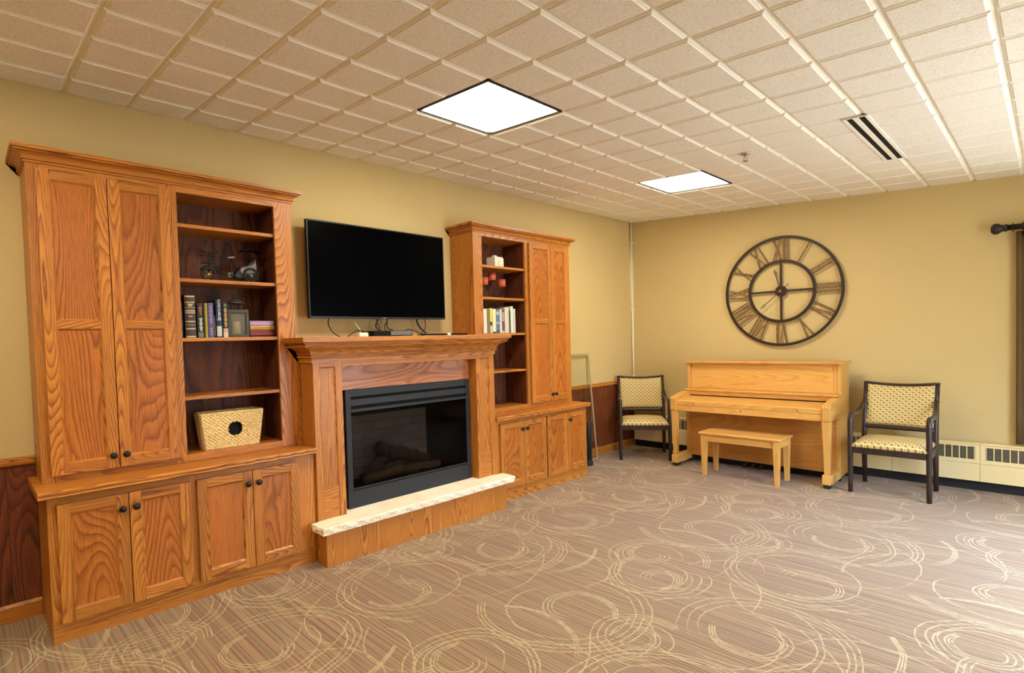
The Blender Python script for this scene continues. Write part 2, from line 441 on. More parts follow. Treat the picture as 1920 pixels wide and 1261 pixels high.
# ------------------------------------------------------------------ room shell
X0, Y0 = -9.0, -4.95
struct(MB().box(X0, 0, Y0, 0, -.1, 0), 'floor', carpet)
WY0, WY1, WZ0, WZ1 = -4.72, -3.92, .72, 2.08     # window in the piano wall, just out of frame
m = MB()
m.box(0, .15, WY1, .15, -.1, 3.0); m.box(0, .15, Y0 - .32, WY0, -.1, 3.0)
m.box(0, .15, WY0, WY1, -.1, WZ0); m.box(0, .15, WY0, WY1, WZ1, 3.0)
struct(m, 'wall_back', paint)
struct(MB().box(X0, -.0, 0, .15, -.1, 3.0), 'wall_left', paint)
HOLES = [(-3.5, -1.6, .06, 2.10)]          # glazed door in the wall on the right
m = MB(); xe = X0 - .15
for a, b, c, d in HOLES:
    m.box(xe, a, Y0 - .32, Y0, -.1, 3.0); m.box(a, b, Y0 - .32, Y0, -.1, c); m.box(a, b, Y0 - .32, Y0, d, 3.0); xe = b
m.box(xe, .0, Y0 - .32, Y0, -.1, 3.0)
struct(m, 'wall_right', paint)
struct(MB().box(X0 - .15, X0, Y0, .15, -.1, 3.0), 'wall_front', paint)
def opening(name, loc):
    t = thing(name, '', '', loc); del t['label'], t['category']; t['kind'] = 'structure'; return t
for n, (a, b, c, d) in enumerate(HOLES):
    t = opening('window_%d' % (n + 2), ((a + b) / 2, Y0 - .25, c)); m = MB(); mid = (a + b) / 2
    for p, q in ((a, a + .06), (mid - .04, mid + .04), (b - .06, b)): m.box(p, q, Y0 - .28, Y0 - .22, c, d)
    m.box(a, b, Y0 - .28, Y0 - .22, c, c + .07); m.box(a, b, Y0 - .28, Y0 - .22, d - .06, d)
    m.build('window_frame', white_m, t)
    MB().box(a + .06, b - .06, Y0 - .252, Y0 - .248, c + .07, d - .06).build('window_pane', pane_m, t)
t = opening('window_1', (.05, (WY0 + WY1) / 2, WZ0))
m = MB()
for a, b in ((WY0, WY0 + .05), (WY1 - .05, WY1)): m.box(.03, .09, a, b, WZ0, WZ1)
m.box(.03, .09, WY0, WY1, WZ0, WZ0 + .05); m.box(.03, .09, WY0, WY1, WZ1 - .05, WZ1)
m.build('window_frame', white_m, t)
MB().box(.058, .062, WY0 + .05, WY1 - .05, WZ0 + .05, WZ1 - .05).build('window_pane', pane_m, t)
MB().box(-.06, .03, WY0 - .03, WY1 + .03, WZ0 - .03, WZ0).build('window_sill', white_m, t)

# wainscot, chair rail and skirting on the fireplace wall, both sides of the cabinets
def boards(m, a, b):
    x = a
    while x < b - 1e-6:
        e = min(x + random.choice((.09, .12, .14)), b)
        m.box(x + .0006, e - .0006, -.012, -.0005, .08, .82); x = e
for n, (a, b) in enumerate(((-7.6, -6.002), (-1.70, -.002))):
    m = MB(); boards(m, a, b)
    struct(m, 'trim_%d' % (1 + n * 2), wains, bevel=.0015)
    m = MB().prism([(-.0005, .815), (-.022, .815), (-.026, .822), (-.026, .832), (-.020, .838), (-.020, .848), (-.012, .858), (-.0005, .858)], 'x', a, b)
    struct(m, 'trim_%d' % (2 + n * 2), oak_x)
m = MB()
for a, b in ((-7.6, -6.002), (-1.686, -.002)):
    m.prism([(-.0005, 0), (-.020, 0), (-.020, .078), (-.012, .094), (-.0005, .094)], 'x', a, b)
struct(m, 'baseboard_left', oak_x)
struct(MB().box(-.03, -.0005, Y0, -.021, 0, .09), 'baseboard_back', rubber)

# suspended ceiling: 1 ft squares with sloped edges; holes for the two fixtures and the air slot
CG = .3048
gx = lambda i: (i - 14.045) * CG
gy = lambda j: (j - 5.88) * CG
FIX = [(0, 0), (8, 0), (-9, 0), (-6, -8)]  # first two are in view, last two are added for light
inset = {(i + a, j + b) for i, j in FIX for a in (0, 1) for b in (0, 1)}
m = MB()
def cz(x, y, d=0): return (x, y, ceil_z(x, y) + d)
for i in range(-16, 15):
    for j in range(-17, 7):
        xa, xb, ya, yb = max(gx(i), X0), min(gx(i + 1), 0), max(gy(j), Y0), min(gy(j + 1), 0)
        if xb - xa < .01 or yb - ya < .01 or (i, j) in inset: continue
        L = [[cz(x, y, .004) for x, y in ((xa, ya), (xb, ya), (xb, yb), (xa, yb))]]
        for o, d in ((.0065, .004), (.009, -.003), (.0165, -.006), (.019, -.0105)):
            L.append([cz(x, y, d) for x, y in ((xa + o, ya + o), (xb - o, ya + o), (xb - o, yb - o), (xa + o, yb - o))])
        for k in range(4):
            for s in range(4):
                m.add([L[k][s], L[k][(s + 1) % 4], L[k + 1][(s + 1) % 4], L[k + 1][s]], [(3, 2, 1, 0)], 1)
        m.add(L[4], [(3, 2, 1, 0)], 0)
for (i, j) in inset:                              # roof over the fixture wells
    xa, xb, ya, yb = gx(i), gx(i + 1), gy(j), gy(j + 1)
    m.add([cz(x, y, .06) for x, y in ((xa, ya), (xb, ya), (xb, yb), (xa, yb))], [(3, 2, 1, 0)], 1)
struct(m, 'ceiling', [tile_m, grid_m], weld=False)
struct(MB().prism([(X0 - .15, Y0 - .32), (.15, Y0 - .32), (.15, .15), (X0 - .15, .15)], 'z', 3.0, 3.05), 'trim_5', paint)  # unseen roof slab closing the room above the ceiling

TILT = (math.atan(.067), -math.atan(.007), 0)
def fixture(i, j, label):
    c = (gx(i + 1), gy(j + 1)); z = ceil_z(*c)
    t = local_thing('ceiling_light', label, 'ceiling light', (c[0], c[1], z), group='square ceiling lights')
    t.rotation_euler = TILT
    h = CG - .004
    m = MB()
    for a in (-1, 1):
        m.box(min(a * h, a * (h - .016)), max(a * h, a * (h - .016)), -h, h, -.004, .03)
        m.box(-h, h, min(a * h, a * (h - .016)), max(a * h, a * (h - .016)), -.004, .03)
    m.build('frame', blackm, t)
    r = .03; q = h - .017; pts = []
    for cx, cy, a0 in ((q - r, q - r, 0), (-q + r, q - r, 90), (-q + r, -q + r, 180), (q - r, -q + r, 270)):
        for k in range(5):
            a = math.radians(a0 + k * 22.5); pts.append((cx + r * math.cos(a), cy + r * math.sin(a)))
    MB().prism(pts, 'z', .004, .02).build('diffuser', lamp_m, t)
    return t
fixture(0, 0, 'lit square ceiling light above the television, the larger in view')
fixture(8, 0, 'lit square ceiling light toward the piano, the smaller in view')
fixture(-9, 0, 'added square ceiling light out of view past the left cabinet')  # unseen light added to brighten the left wall
fixture(-6, -8, 'added square ceiling light out of view overhead, for fill')  # unseen light added as fill above the viewer

t = local_thing('air_vent', 'long ceiling air slot with two black openings', 'air vent', (gx(8), gy(-3.88), ceil_z(gx(8), gy(-3.88))))
t.rotation_euler = TILT
hl = 1.93 * CG
m = MB()
for a, b in ((-.066, -.047), (-.014, .014), (.047, .066)): m.box(-hl - .01, hl + .01, a, b, -.016, -.011)
m.box(-hl - .01, -hl, -.066, .066, -.016, -.011); m.box(hl, hl + .01, -.066, .066, -.016, -.011)
m.build('frame', grid_m, t)
for a, b in ((-.047, -.014), (.014, .047)): MB().box(-hl, hl, a, b, -.0125, -.011).build('slot', blackd, t)

sx, sy = -2.116, -2.233; sz = ceil_z(sx, sy) - .011
t = thing('sprinkler_head', 'small chrome sprinkler head under the ceiling tiles', 'sprinkler', (sx, sy, sz))
MB().lathe([(.034, 0), (.032, -.006), (.012, -.010)], (sx, sy, sz)).build('escutcheon', chrome, t)
m = MB().lathe([(.009, -.009), (.009, -.022), (.006, -.024)], (sx, sy, sz), n=12)
for a in (-1, 1): m.tube([(sx, sy + a * .008, sz - .02), (sx, sy + a * .016, sz - .034), (sx, sy + a * .003, sz - .05)], .0028, 6)
m.build('body', chrome, t)
MB().lathe([(.003, -.048), (.019, -.050), (.019, -.053), (.003, -.054)], (sx, sy, sz)).build('deflector', chrome, t)

# white pipe in the corner
m = MB().tube([(-.021, -.021, .002), (-.021, -.021, ceil_z(0, 0) - .012)], .013, 12)
t = thing('corner_pipe', 'thin white pipe running up the corner of the room', 'pipe', (-.021, -.021, 0))
m.build('pipe', white_m, t)
for z in (.9, 1.75, 2.6): MB().box(-.034, -.0008, -.036, -.0345, z - .01, z + .01).box(-.037, -.0345, -.036, -.006, z - .01, z + .01).build('clip', white_m, t)

# ------------------------------------------------------------------ cabinets
def door(parent, x0, x1, z0, z1, yf, rails=(), knob=None, st=.052, th=.019):
    """frame-and-panel door; knob=(x,z)"""
    m = MB()
    zt = [z0 + .055] + [v for r in rails for v in r] + [z1 - .048]
    m.box(x0, x0 + st, yf, yf + th, z0, z1, 0); m.box(x1 - st, x1, yf, yf + th, z0, z1, 0)
    m.box(x0 + st, x1 - st, yf, yf + th, z0, z0 + .055, 1); m.box(x0 + st, x1 - st, yf, yf + th, z1 - .048, z1, 1)
    for a, b in rails: m.box(x0 + st, x1 - st, yf, yf + th, a, b, 1)
    for a, b in zip(zt[::2], zt[1::2]):                       # sloped lip round each panel
        xa, xb, i = x0 + st, x1 - st, .009; yi = yf + .010
        o = [(xa, yf + .0005, a), (xb, yf + .0005, a), (xb, yf + .0005, b), (xa, yf + .0005, b)]
        n = [(xa + i, yi, a + i), (xb - i, yi, a + i), (xb - i, yi, b - i), (xa + i, yi, b - i)]
        for k in range(4): m.add([o[k], o[(k + 1) % 4], n[(k + 1) % 4], n[k]], [(0, 1, 2, 3)], (1, 0, 1, 0)[k])
    d = m.build('door', [oak_z, oak_x], parent, bevel=.0018)
    for a, b in zip(zt[::2], zt[1::2]):
        MB().box(x0 + st + .001, x1 - st - .001, yf + .0095, yf + .015, a + .001, b - .001).build('panel', oak_pz, d)
    if knob:
        MB().lathe([(.0, -.030), (.010, -.029), (.0165, -.024), (.0175, -.019), (.014, -.013), (.007, -.010), (.006, -.004), (.010, 0)],
                   (knob[0], yf, knob[1]), 'y', 20).build('knob', bronze, d)
    return d

def base_cabinet(label, x0, x1, doors, dz0, dz1, knobs, stiles):
    t = thing('base_cabinet', label, 'cabinet', ((x0 + x1) / 2, -.24, 0), group='oak base cabinets')
    MB().box(x0, x1, -.45, -.003, 0, .706, 0).build('carcass', oak_z, t)
    m = MB()
    for a, b in stiles: m.box(a, b, -.47, -.4502, .09, .706, 0)
    m.box(x0, x1, -.4698, -.4502, .645, .7055, 1)
    m.build('face_frame', [oak_z, oak_x], t, bevel=.001)
    MB().box(x0, x1, -.472, -.4502, 0, .105, 0).build('base_board', oak_x, t, bevel=.001)
    for (a, b), k in zip(doors, knobs): door(t, a, b, dz0, dz1, -.490, knob=k)
    return t
zk = .597
base_cabinet('oak base cabinet with four doors left of the fireplace', -6.0, -4.662,
             ((-5.965, -5.674), (-5.670, -5.385), (-5.350, -5.050), (-5.046, -4.763)), .096, .670,
             ((-5.702, zk), (-5.642, zk), (-5.078, zk), (-5.018, zk)), ((-6.0, -5.955), (-5.40, -5.335), (-4.775, -4.662)))
zk = .606
base_cabinet('oak base cabinet with four doors right of the fireplace', -3.012, -1.690,
             ((-2.954, -2.656), (-2.652, -2.349), (-2.328, -2.027), (-2.023, -1.720)), .103, .677,
             ((-2.684, zk), (-2.624, zk), None, (-1.994, zk)), ((-3.012, -2.945), (-2.36, -2.318), (-1.735, -1.690)))

def counter(label, x0, x1):
    m = MB().prism([(-.002, .7065), (-.498, .7065), (-.512, .711), (-.514, .716), (-.510, .7215), (-.510, .726), (-.515, .730), (-.515, .740), (-.510, .745), (-.002, .745)], 'x', x0, x1)
    return single(m, 'countertop', oak_x, label, 'countertop', 'oak countertops', bevel=.0015)
counter('oak countertop over the base cabinet left of the fireplace', -6.035, -4.6465)
counter('oak countertop over the base cabinet right of the fireplace', -3.012, -1.668)

CROWN = [(.001, 0), (.009, 0), (.009, .007), (.005, .009), (.005, .012), (.014, .013), (.016, .017), (.014, .021), (.009, .023), (.010, .026), (.014, .033), (.024, .041), (.036, .046), (.044, .048), (.044, .052), (.040, .053), (.040, .055), (.055, .056), (.055, .073)]
def bookcase(label, x0, x1, solid, op, zop, zc, doors, dz, dsp, knobs, stiles, shelves, shx):
    """upper cabinet: solid = x range behind the doors, op = x range of the open shelves"""
    YF = -.305; zb = .7462; zt = zc + .012
    t = thing('bookcase_cabinet', label, 'bookcase', ((x0 + x1) / 2, -.155, zb), group='oak bookcase cabinets')
    m = MB(); YC = YF + .0195
    m.box(solid[0], solid[1], YC, -.002, zb, zt, 0)
    ox = [x0, solid[0]] if solid[0] > op[0] else [solid[1], x1]
    if solid[0] > op[0]: m.box(x0, op[0], YC, -.002, zb, zt, 0)
    else: m.box(op[1], x1, YC, -.002, zb, zt, 0)
    m.box(op[0], op[1], YC, -.002, zb, zb + .042, 1); m.box(op[0], op[1], YC, -.002, zop, zt, 1)
    m.build('carcass', [oak_z, oak_x], t)
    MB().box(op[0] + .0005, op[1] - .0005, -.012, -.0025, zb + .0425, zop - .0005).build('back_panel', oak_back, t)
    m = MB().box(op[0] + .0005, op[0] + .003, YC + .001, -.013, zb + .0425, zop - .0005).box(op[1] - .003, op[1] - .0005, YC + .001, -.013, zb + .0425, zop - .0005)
    m.build('shade_lining', oak_back, t)  # dark sheets paint the shade on the inner sides
    m = MB()
    for a, b in stiles: m.box(a, b, YF, YC, zb, zt, 0)
    edges = sorted(stiles)
    for (a, b), (c, d) in zip(edges[:-1], edges[1:]):
        m.box(b, c, YF, YC, zop if abs(b - op[0]) < .01 else dz[1] - .01, zt, 1)
        m.box(b, c, YF, YC, zb, zb + .042, 1)
    m.build('face_frame', [oak_z, oak_x], t, bevel=.001)
    MB().sweep3(x0, x1, YF, -.002, [(o, zc + z) for o, z in CROWN], 0, 1).build('crown_moulding', [oak_x, oak_y], t)
    for (a, b), k in zip(doors, knobs): door(t, a, b, dz[0], dz[1], YF - .020, ((1.518, 1.560),) if dsp is None else (dsp,), k)
    for z in shelves:
        MB().box(shx[0], shx[1], -.290, -.0125, z - .021, z).build('shelf', oak_x, t, bevel=.002)
    return t
bookcase('oak bookcase with two tall doors left of the television', -6.0, -4.667, (-6.0, -5.352), (-5.352, -4.772), 2.303, 2.335,
         ((-5.963, -5.676), (-5.672, -5.384)), (.782, 2.308), (1.519, 1.559), ((-5.703, .848), (-5.645, .848)),
         ((-6.0, -5.945), (-5.40, -5.342), (-4.780, -4.667)), (2.126, 1.811, 1.465, 1.123), (-5.347, -4.777))
bookcase('oak bookcase with two tall doors right of the television', -3.05, -1.705, (-2.377, -1.705), (-2.950, -2.377), 2.320, 2.350,
         ((-2.340, -2.026), (-2.022, -1.765)), (.790, 2.322), (1.555, 1.595), ((-2.052, .854), (-1.995, .854)),
         ((-3.05, -2.944), (-2.387, -2.325), (-1.785, -1.705)), (2.074, 1.791, 1.468, 1.126), (-2.945, -2.382))

# ------------------------------------------------------------------ fireplace
FY = -.490
t = thing('fireplace_mantel', 'oak fireplace mantel with panelled pillars below the television', 'fireplace mantel', (-3.83, -.3, 0))
SH = .262                                        # top of the hearth slab
def pilaster(x0, x1, px0, px1):
    m = MB()
    m.box(x0, px0, FY, FY + .02, SH, 1.31, 0); m.box(px1, x1, FY, FY + .02, SH, 1.31, 0)
    m.box(px0, px1, FY, FY + .02, 1.258, 1.31, 1)
    m.box(x0, x1, FY + .02, -.3085, SH, 1.31, 0)
    o = [(px0, FY + .0005, .46), (px1, FY + .0005, .46), (px1, FY + .0005, 1.258), (px0, FY + .0005, 1.258)]
    n = [(px0 + .008, FY + .0125, .468), (px1 - .008, FY + .0125, .468), (px1 - .008, FY + .0125, 1.25), (px0 + .008, FY + .0125, 1.25)]
    for k in range(4): m.add([o[k], o[(k + 1) % 4], n[(k + 1) % 4], n[k]], [(0, 1, 2, 3)], (1, 0, 1, 0)[k])
    p = m.build('pilaster', [oak_z, oak_x], t, bevel=.0015)
    MB().box(px0 + .0005, px1 - .0005, FY + .0115, FY + .0195, .46, 1.2575).build('panel', oak_z, p)
    MB().box(px0 + .0005, px1 - .0005, FY + .002, FY + .0195, SH, .459).build('plinth_block', oak_x, p, bevel=.003)
pilaster(-4.645, -4.440, -4.600, -4.487)
pilaster(-3.222, -3.016, -3.180, -3.072)
MB().box(-4.6665, -4.6455, -.304, -.285, .7462, 1.42).build('scribe_strip', oak_z, t)
MB().box(-4.6615, -4.6455, -.468, -.450, 0, .7055).build('scribe_strip', oak_z, t)
MB().box(-4.439, -3.223, FY + .001, -.3085, 1.255, 1.31).build('header_beam', oak_x, t, bevel=.0015)
MB().box(-4.439, -3.223, -.405, -.385, 1.0895, 1.2545).build('header_board', oak_mz, t)
MB().box(-4.645, -3.060, -.308, -.004, 1.29, 1.31).build('top_support', oak_x, t)
MP = [(.001, 1.287), (.010, 1.287), (.010, 1.314), (.007, 1.316), (.007, 1.319), (.020, 1.320), (.022, 1.327), (.020, 1.333), (.013, 1.335), (.013, 1.339), (.022, 1.342), (.025, 1.356), (.036, 1.370), (.054, 1.380), (.070, 1.385), (.070, 1.388), (.084, 1.389), (.088, 1.395), (.086, 1.402), (.078, 1.404), (.078, 1.408), (.094, 1.410), (.098, 1.4203)]
MB().sweep3(-4.645, -3.016, FY, -.3085, MP, 0, 1).build('cove_moulding', [oak_x, oak_y], t)
MB().box(-4.755, -2.906, -.600, -.3085, 1.4205, 1.452).box(-4.655, -3.062, -.3085, -.003, 1.4205, 1.452).build('mantel_shelf', oak_x, t, bevel=.002)
MB().box(-4.660, -3.040, -.620, -.498, 0, .2105, 0).build('hearth_base', oak_z, t, bevel=.001)
MB().box(-4.645, -3.03, -.4975, -.02, 0, .2105).build('base_core', oak_z, t)

m = MB()                                         # limestone hearth slab with a chiselled front
NX, NZ = 150, 7
rg = random.Random(5)
jit = [[rg.uniform(-.006, .006) for _ in range(NX + 1)] for _ in range(NZ + 1)]
xa, xb, z0, z1, yf, yb = -4.700, -2.955, .2115, SH - .0005, -.652, -.497
def outline():
    """front strip outline: left end, front, right end, each with stones' broken depth"""
    pts = [(xa, yb)]
    for k in range(1, 12): pts.append((xa, yb + (yf + .012 - yb) * k / 12))
    for k in range(NX + 1): pts.append((xa + .008 + (xb - xa - .016) * k / NX, yf))
    for k in range(11, 0, -1): pts.append((xb, yb + (yf + .012 - yb) * k / 12))
    pts.append((xb, yb)); return pts
ol = outline(); N = len(ol)
rows = []
for j in range(NZ + 1):
    f = j / NZ; row = []
    for k, (x, y) in enumerate(ol):
        e = 0 if k in (0, N - 1) else 1
        nx = -1 if x <= xa + 1e-6 else (1 if x >= xb - 1e-6 else 0); ny = -1 if y <= yf + 1e-6 else 0
        bul = -.010 * (1 - f) ** 1.5 - (.004 if j == NZ else 0)
        d = bul + e * (.0055 * math.sin(x * 31 + j * 1.3) * math.sin(x * 83 + j * 2.1 + y * 40) + rg.uniform(-.003, .003)) * (1.0 if 0 < j < NZ else .35)
        row.append((x + nx * d, y + ny * d, z0 + (z1 - z0) * f + (rg.uniform(-.002, .002) if 0 < j < NZ else 0)))
    rows.append(row)
vs = [p for r in rows for p in r]
m.add(vs, [(j * N + k, j * N + k + 1, (j + 1) * N + k + 1, (j + 1) * N + k) for j in range(NZ) for k in range(N - 1)], 0, False)
m.add(vs, [tuple(range(N)), tuple(NZ * N + k for k in range(N))], 0)
m.add([rows[0][0], rows[0][-1], rows[-1][-1], rows[-1][0]], [(0, 1, 2, 3)], 0)
m.box(-4.645, -3.03, -.4965, -.02, z0, z1)
single(m, 'hearth_slab', stone, 'pale limestone hearth slab with rough chiselled edge', 'hearth slab', weld=False)

t = thing('fireplace_insert', 'black electric fireplace with a glass front and logs', 'fireplace', (-3.81, -.25, SH))
bx0, bx1, bz0, bz1, by = -4.380, -3.240, SH + .001, 1.088, -.415
gx0, gx1, gz0, gz1 = -4.341, -3.277, .398, .930
m = MB()
m.box(bx0, gx0, by, by + .03, bz0, bz1); m.box(gx1, bx1, by, by + .03, bz0, bz1)
m.box(gx0, gx1, by, by + .03, 1.038, bz1); m.box(gx0, gx1, by + .001, by + .03, .974, 1.018)
m.box(gx0, gx1, by - .004, by + .02, .930, .950); m.box(gx0, gx1, by, by + .03, bz0, .384); m.box(gx0, gx1, by - .003, by + .02, .390, .400)
m.box(gx0, gx1, by + .022, by + .03, .38, .402); m.box(gx0, gx1, by + .022, by + .03, .945, 1.036)
m.build('front_frame', blackm, t, bevel=.0015)
for a, b in ((1.018, 1.038), (.950, .974), (.384, .390)): MB().box(gx0 + .001, gx1 - .001, by + .016, by + .0215, a, b).build('louvre_gap', blackd, t)
def brickm():
    q = NT('fireback_brick'); p = q.obj()
    b = q.node('ShaderNodeTexBrick', {'Vector': q.vec('MULTIPLY', q.node('ShaderNodeCombineXYZ', {0: q.node('ShaderNodeSeparateXYZ', {0: p}).outputs[0], 1: q.node('ShaderNodeSeparateXYZ', {0: p}).outputs[2]}).outputs[0], (1, 1, 1)), 'Scale': 5.0, 'Color1': (*srgb(168, 158, 150), 1), 'Color2': (*srgb(150, 140, 132), 1), 'Mortar': (*srgb(104, 96, 90), 1), 'Mortar Size': .012, 'Brick Width': .9, 'Row Height': .34})
    q.set(Base_Color=b.outputs[0], Roughness=.9); return q.m
fireback = brickm()
m = MB()
m.box(gx0 + .11, gx1 - .20, -.127, -.122, .385, .86)
m.build('fireback', fireback, t)
m = MB()
m.add([(gx0, by + .03, .385), (gx0, by + .03, .945), (gx0 + .11, -.123, .945), (gx0 + .11, -.123, .385)], [(0, 1, 2, 3)])
m.add([(gx1, by + .03, .385), (gx1, by + .03, .945), (gx1 - .20, -.123, .945), (gx1 - .20, -.123, .385)], [(0, 1, 2, 3)])
m.box(gx0, gx1, by + .03, -.12, .378, .385); m.box(gx0, gx1, by + .03, -.12, .945, .95); m.box(gx0, gx1, -.121, -.115, .385, .945)
m.build('firebox', blackd, t)
MB().box(gx0 - .003, gx1 + .003, by + .006, by + .010, .400, .932).build('glass_pane', smoke, t)
bark = plain('log_bark', srgb(86, 66, 48), .9, var=.3, scale=30, bump=.6)
logw = plain('log_split_face', srgb(120, 92, 60), .9, var=.25, scale=25, bump=.5)
rl = random.Random(3)
for (a, b, r, mm) in (((-4.20, -.30, .425), (-3.86, -.20, .56), .040, bark), ((-4.02, -.22, .62), (-3.86, -.24, .52), .050, bark), ((-3.96, -.26, .585), (-3.56, -.24, .46), .052, bark),
                      ((-4.20, -.32, .415), (-3.84, -.33, .44), .034, logw), ((-3.86, -.33, .425), (-3.50, -.31, .42), .036, logw)):
    a = Vector(a); b = Vector(b); n = 9
    MB().tube([a.lerp(b, k / n) + Vector((0, rl.uniform(-.006, .006), rl.uniform(-.008, .008))) for k in range(n + 1)], [r * rl.uniform(.82, 1.12) * (.8 if k in (0, n) else 1) for k in range(n + 1)], 9, 0).build('log', mm, t)
# small maker's plate with an oval outline on the upper louvre
MB().lathe([(.0, -.0), (.012, -.0006), (.012, .002)], (-3.355, by + .003, .995), 'y', 16).build('badge', blackd, t)

# ------------------------------------------------------------------ television and what stands on the mantel
t = thing('television', 'large flat black television on the wall above the mantel', 'television', (-3.857, -.10, 1.595))
tx0, tx1, tz0, tz1 = -4.478, -3.238, 1.596, 2.297
MB().box(tx0, tx1, -.128, -.098, tz0, tz1).box(tx0 + .2, tx1 - .2, -.098, -.075, tz0 + .05, tz1 - .25).build('body', blackd, t, bevel=.002)
m = MB()
m.box(tx0, tx0 + .008, -.134, -.1285, tz0, tz1); m.box(tx1 - .008, tx1, -.134, -.1285, tz0, tz1)
m.box(tx0 + .008, tx1 - .008, -.134, -.1285, tz1 - .009, tz1); m.box(tx0 + .008, tx1 - .008, -.134, -.1285, tz0, tz0 + .014)
m.build('bezel', tv_bez, t, bevel=.001)
MB().box(tx0 + .0085, tx1 - .0085, -.1315, -.1285, tz0 + .0145, tz1 - .0095).build('screen', screen_m, t)
MB().box(-3.872, -3.842, -.1348, -.1342, tz0 + .0045, tz0 + .0095).build('maker_mark', chrome, t)
MB().box(-4.05, -3.66, -.0745, -.0015, 1.80, 2.10).build('wall_bracket', blackd, t)

ZM = 1.4525
t = thing('set_top_box', 'flat black set-top box on the mantel under the television', 'set-top box', (-3.86, -.22, ZM))
MB().box(-4.035, -3.682, -.255, -.085, ZM + .004, ZM + .046).build('body', blackd, t, bevel=.003)
MB().box(-3.885, -3.69, -.2575, -.2555, ZM + .012, ZM + .043).build('front_reflection', silver, t, bevel=.001)  # silver strip stands in for a reflection on the black box
for q in (-4.01, -3.71): MB().box(q - .012, q + .012, -.22, -.20, ZM, ZM + .004).build('foot', rubber, t)
t = thing('remote_control', 'black remote control lying flat at right end of the mantel', 'remote control', (-3.43, -.24, ZM))
MB().box(-3.575, -3.325, -.262, -.218, ZM, ZM + .02).build('body', blackd, t, bevel=.006, seg=3)
m = MB()
for k in range(8): m.box(-3.56 + k * .022, -3.548 + k * .022, -.2625, -.2575, ZM + .0165, ZM + .0215)
m.build('buttons', silver, t)
t = thing('remote_control', 'second remote with a white battery end, touching the right bookcase', 'remote control', (-3.20, -.24, ZM))
MB().box(-3.318, -3.282, -.256, -.224, ZM, ZM + .024).build('end_cap', ceram, t, bevel=.005)
MB().box(-3.281, -3.09, -.256, -.224, ZM, ZM + .020).build('body', blackd, t, bevel=.006)
t = thing('power_adapter', 'small white plug adapter lying left of the set-top box', 'adapter', (-4.10, -.2, ZM))
MB().box(-4.145, -4.065, -.235, -.175, ZM, ZM + .035).build('body', ceram, t, bevel=.008)
def cable(name, pts, r, mat, label, group='cables below the television'):
    P = [Vector(p) for p in pts]; out = []
    for i in range(len(P) - 1):
        a, b, c, d = P[max(i - 1, 0)], P[i], P[i + 1], P[min(i + 2, len(P) - 1)]
        for k in range(8):
            u = k / 8
            out.append(.5 * ((2 * b) + (c - a) * u + (2 * a - 5 * b + 4 * c - d) * u * u + (3 * b - a - 3 * c + d) * u ** 3))
    out.append(P[-1])
    return single(MB().tube(out, r, 7), name, mat, label, 'cable', group)
cb = plain('cable_black', srgb(26, 24, 22), .5); cw = plain('cable_white', srgb(226, 214, 180), .5)
cable('cable', [(-4.285, -.06, 1.62), (-4.305, -.07, 1.56), (-4.29, -.10, 1.50), (-4.235, -.12, ZM + .004), (-4.20, -.12, ZM + .004)], .0040, cb, 'black cable hanging leftmost under the television')
cable('cable', [(-4.20, -.16, ZM + .004), (-4.17, -.16, 1.478), (-4.12, -.155, 1.503), (-4.07, -.15, 1.502), (-4.036, -.15, 1.49)], .0038, cb, 'black cable arching onto the left side of the set-top box')
cable('cable', [(-4.11, -.06, 1.62), (-4.085, -.08, 1.56), (-4.06, -.10, 1.51), (-4.03, -.073, 1.48), (-4.0, -.05, ZM + .005)], .0045, cw, 'white cable hanging behind the plug adapter')
cable('cable', [(-3.83, -.06, 1.63), (-3.875, -.07, 1.59), (-3.905, -.08, 1.54), (-3.905, -.13, 1.503)], .0045, cb, 'thick black cable into the set-top box, bowed to the left')
cable('cable', [(-3.88, -.06, 1.63), (-3.885, -.07, 1.57), (-3.885, -.12, 1.5025)], .003, cb, 'thin black cable dropping straight into the set-top box')
cable('cable', [(-3.795, -.06, 1.63), (-3.79, -.065, 1.58), (-3.825, -.08, 1.54), (-3.84, -.12, 1.5025)], .0036, cb, 'black cable curling left into the middle of the set-top box')
cable('cable', [(-3.785, -.055, 1.63), (-3.785, -.06, 1.57), (-3.79, -.07, 1.53), (-3.77, -.12, 1.5025)], .0042, cb, 'black cable dropping into the set-top box nearest its painted reflection')
cable('cable', [(-3.68, -.14, 1.487), (-3.63, -.12, 1.512), (-3.57, -.12, 1.505), (-3.50, -.12, 1.474), (-3.46, -.10, ZM + .006)], .0036, cb, 'black cable arching off the right side of the set-top box')
cable('cable', [(-3.49, -.05, 1.63), (-3.475, -.06, 1.55), (-3.42, -.09, 1.48), (-3.385, -.12, ZM + .008), (-3.36, -.14, ZM + .008)], .0080, cb, 'thickest black cable, slanting down toward the remotes')
cable('cable', [(-3.42, -.05, 1.63), (-3.395, -.055, 1.57), (-3.41, -.06, 1.51), (-3.455, -.065, 1.475), (-3.50, -.07, ZM + .004)], .0030, cb, 'thin black cable looping beside the thickest cable')

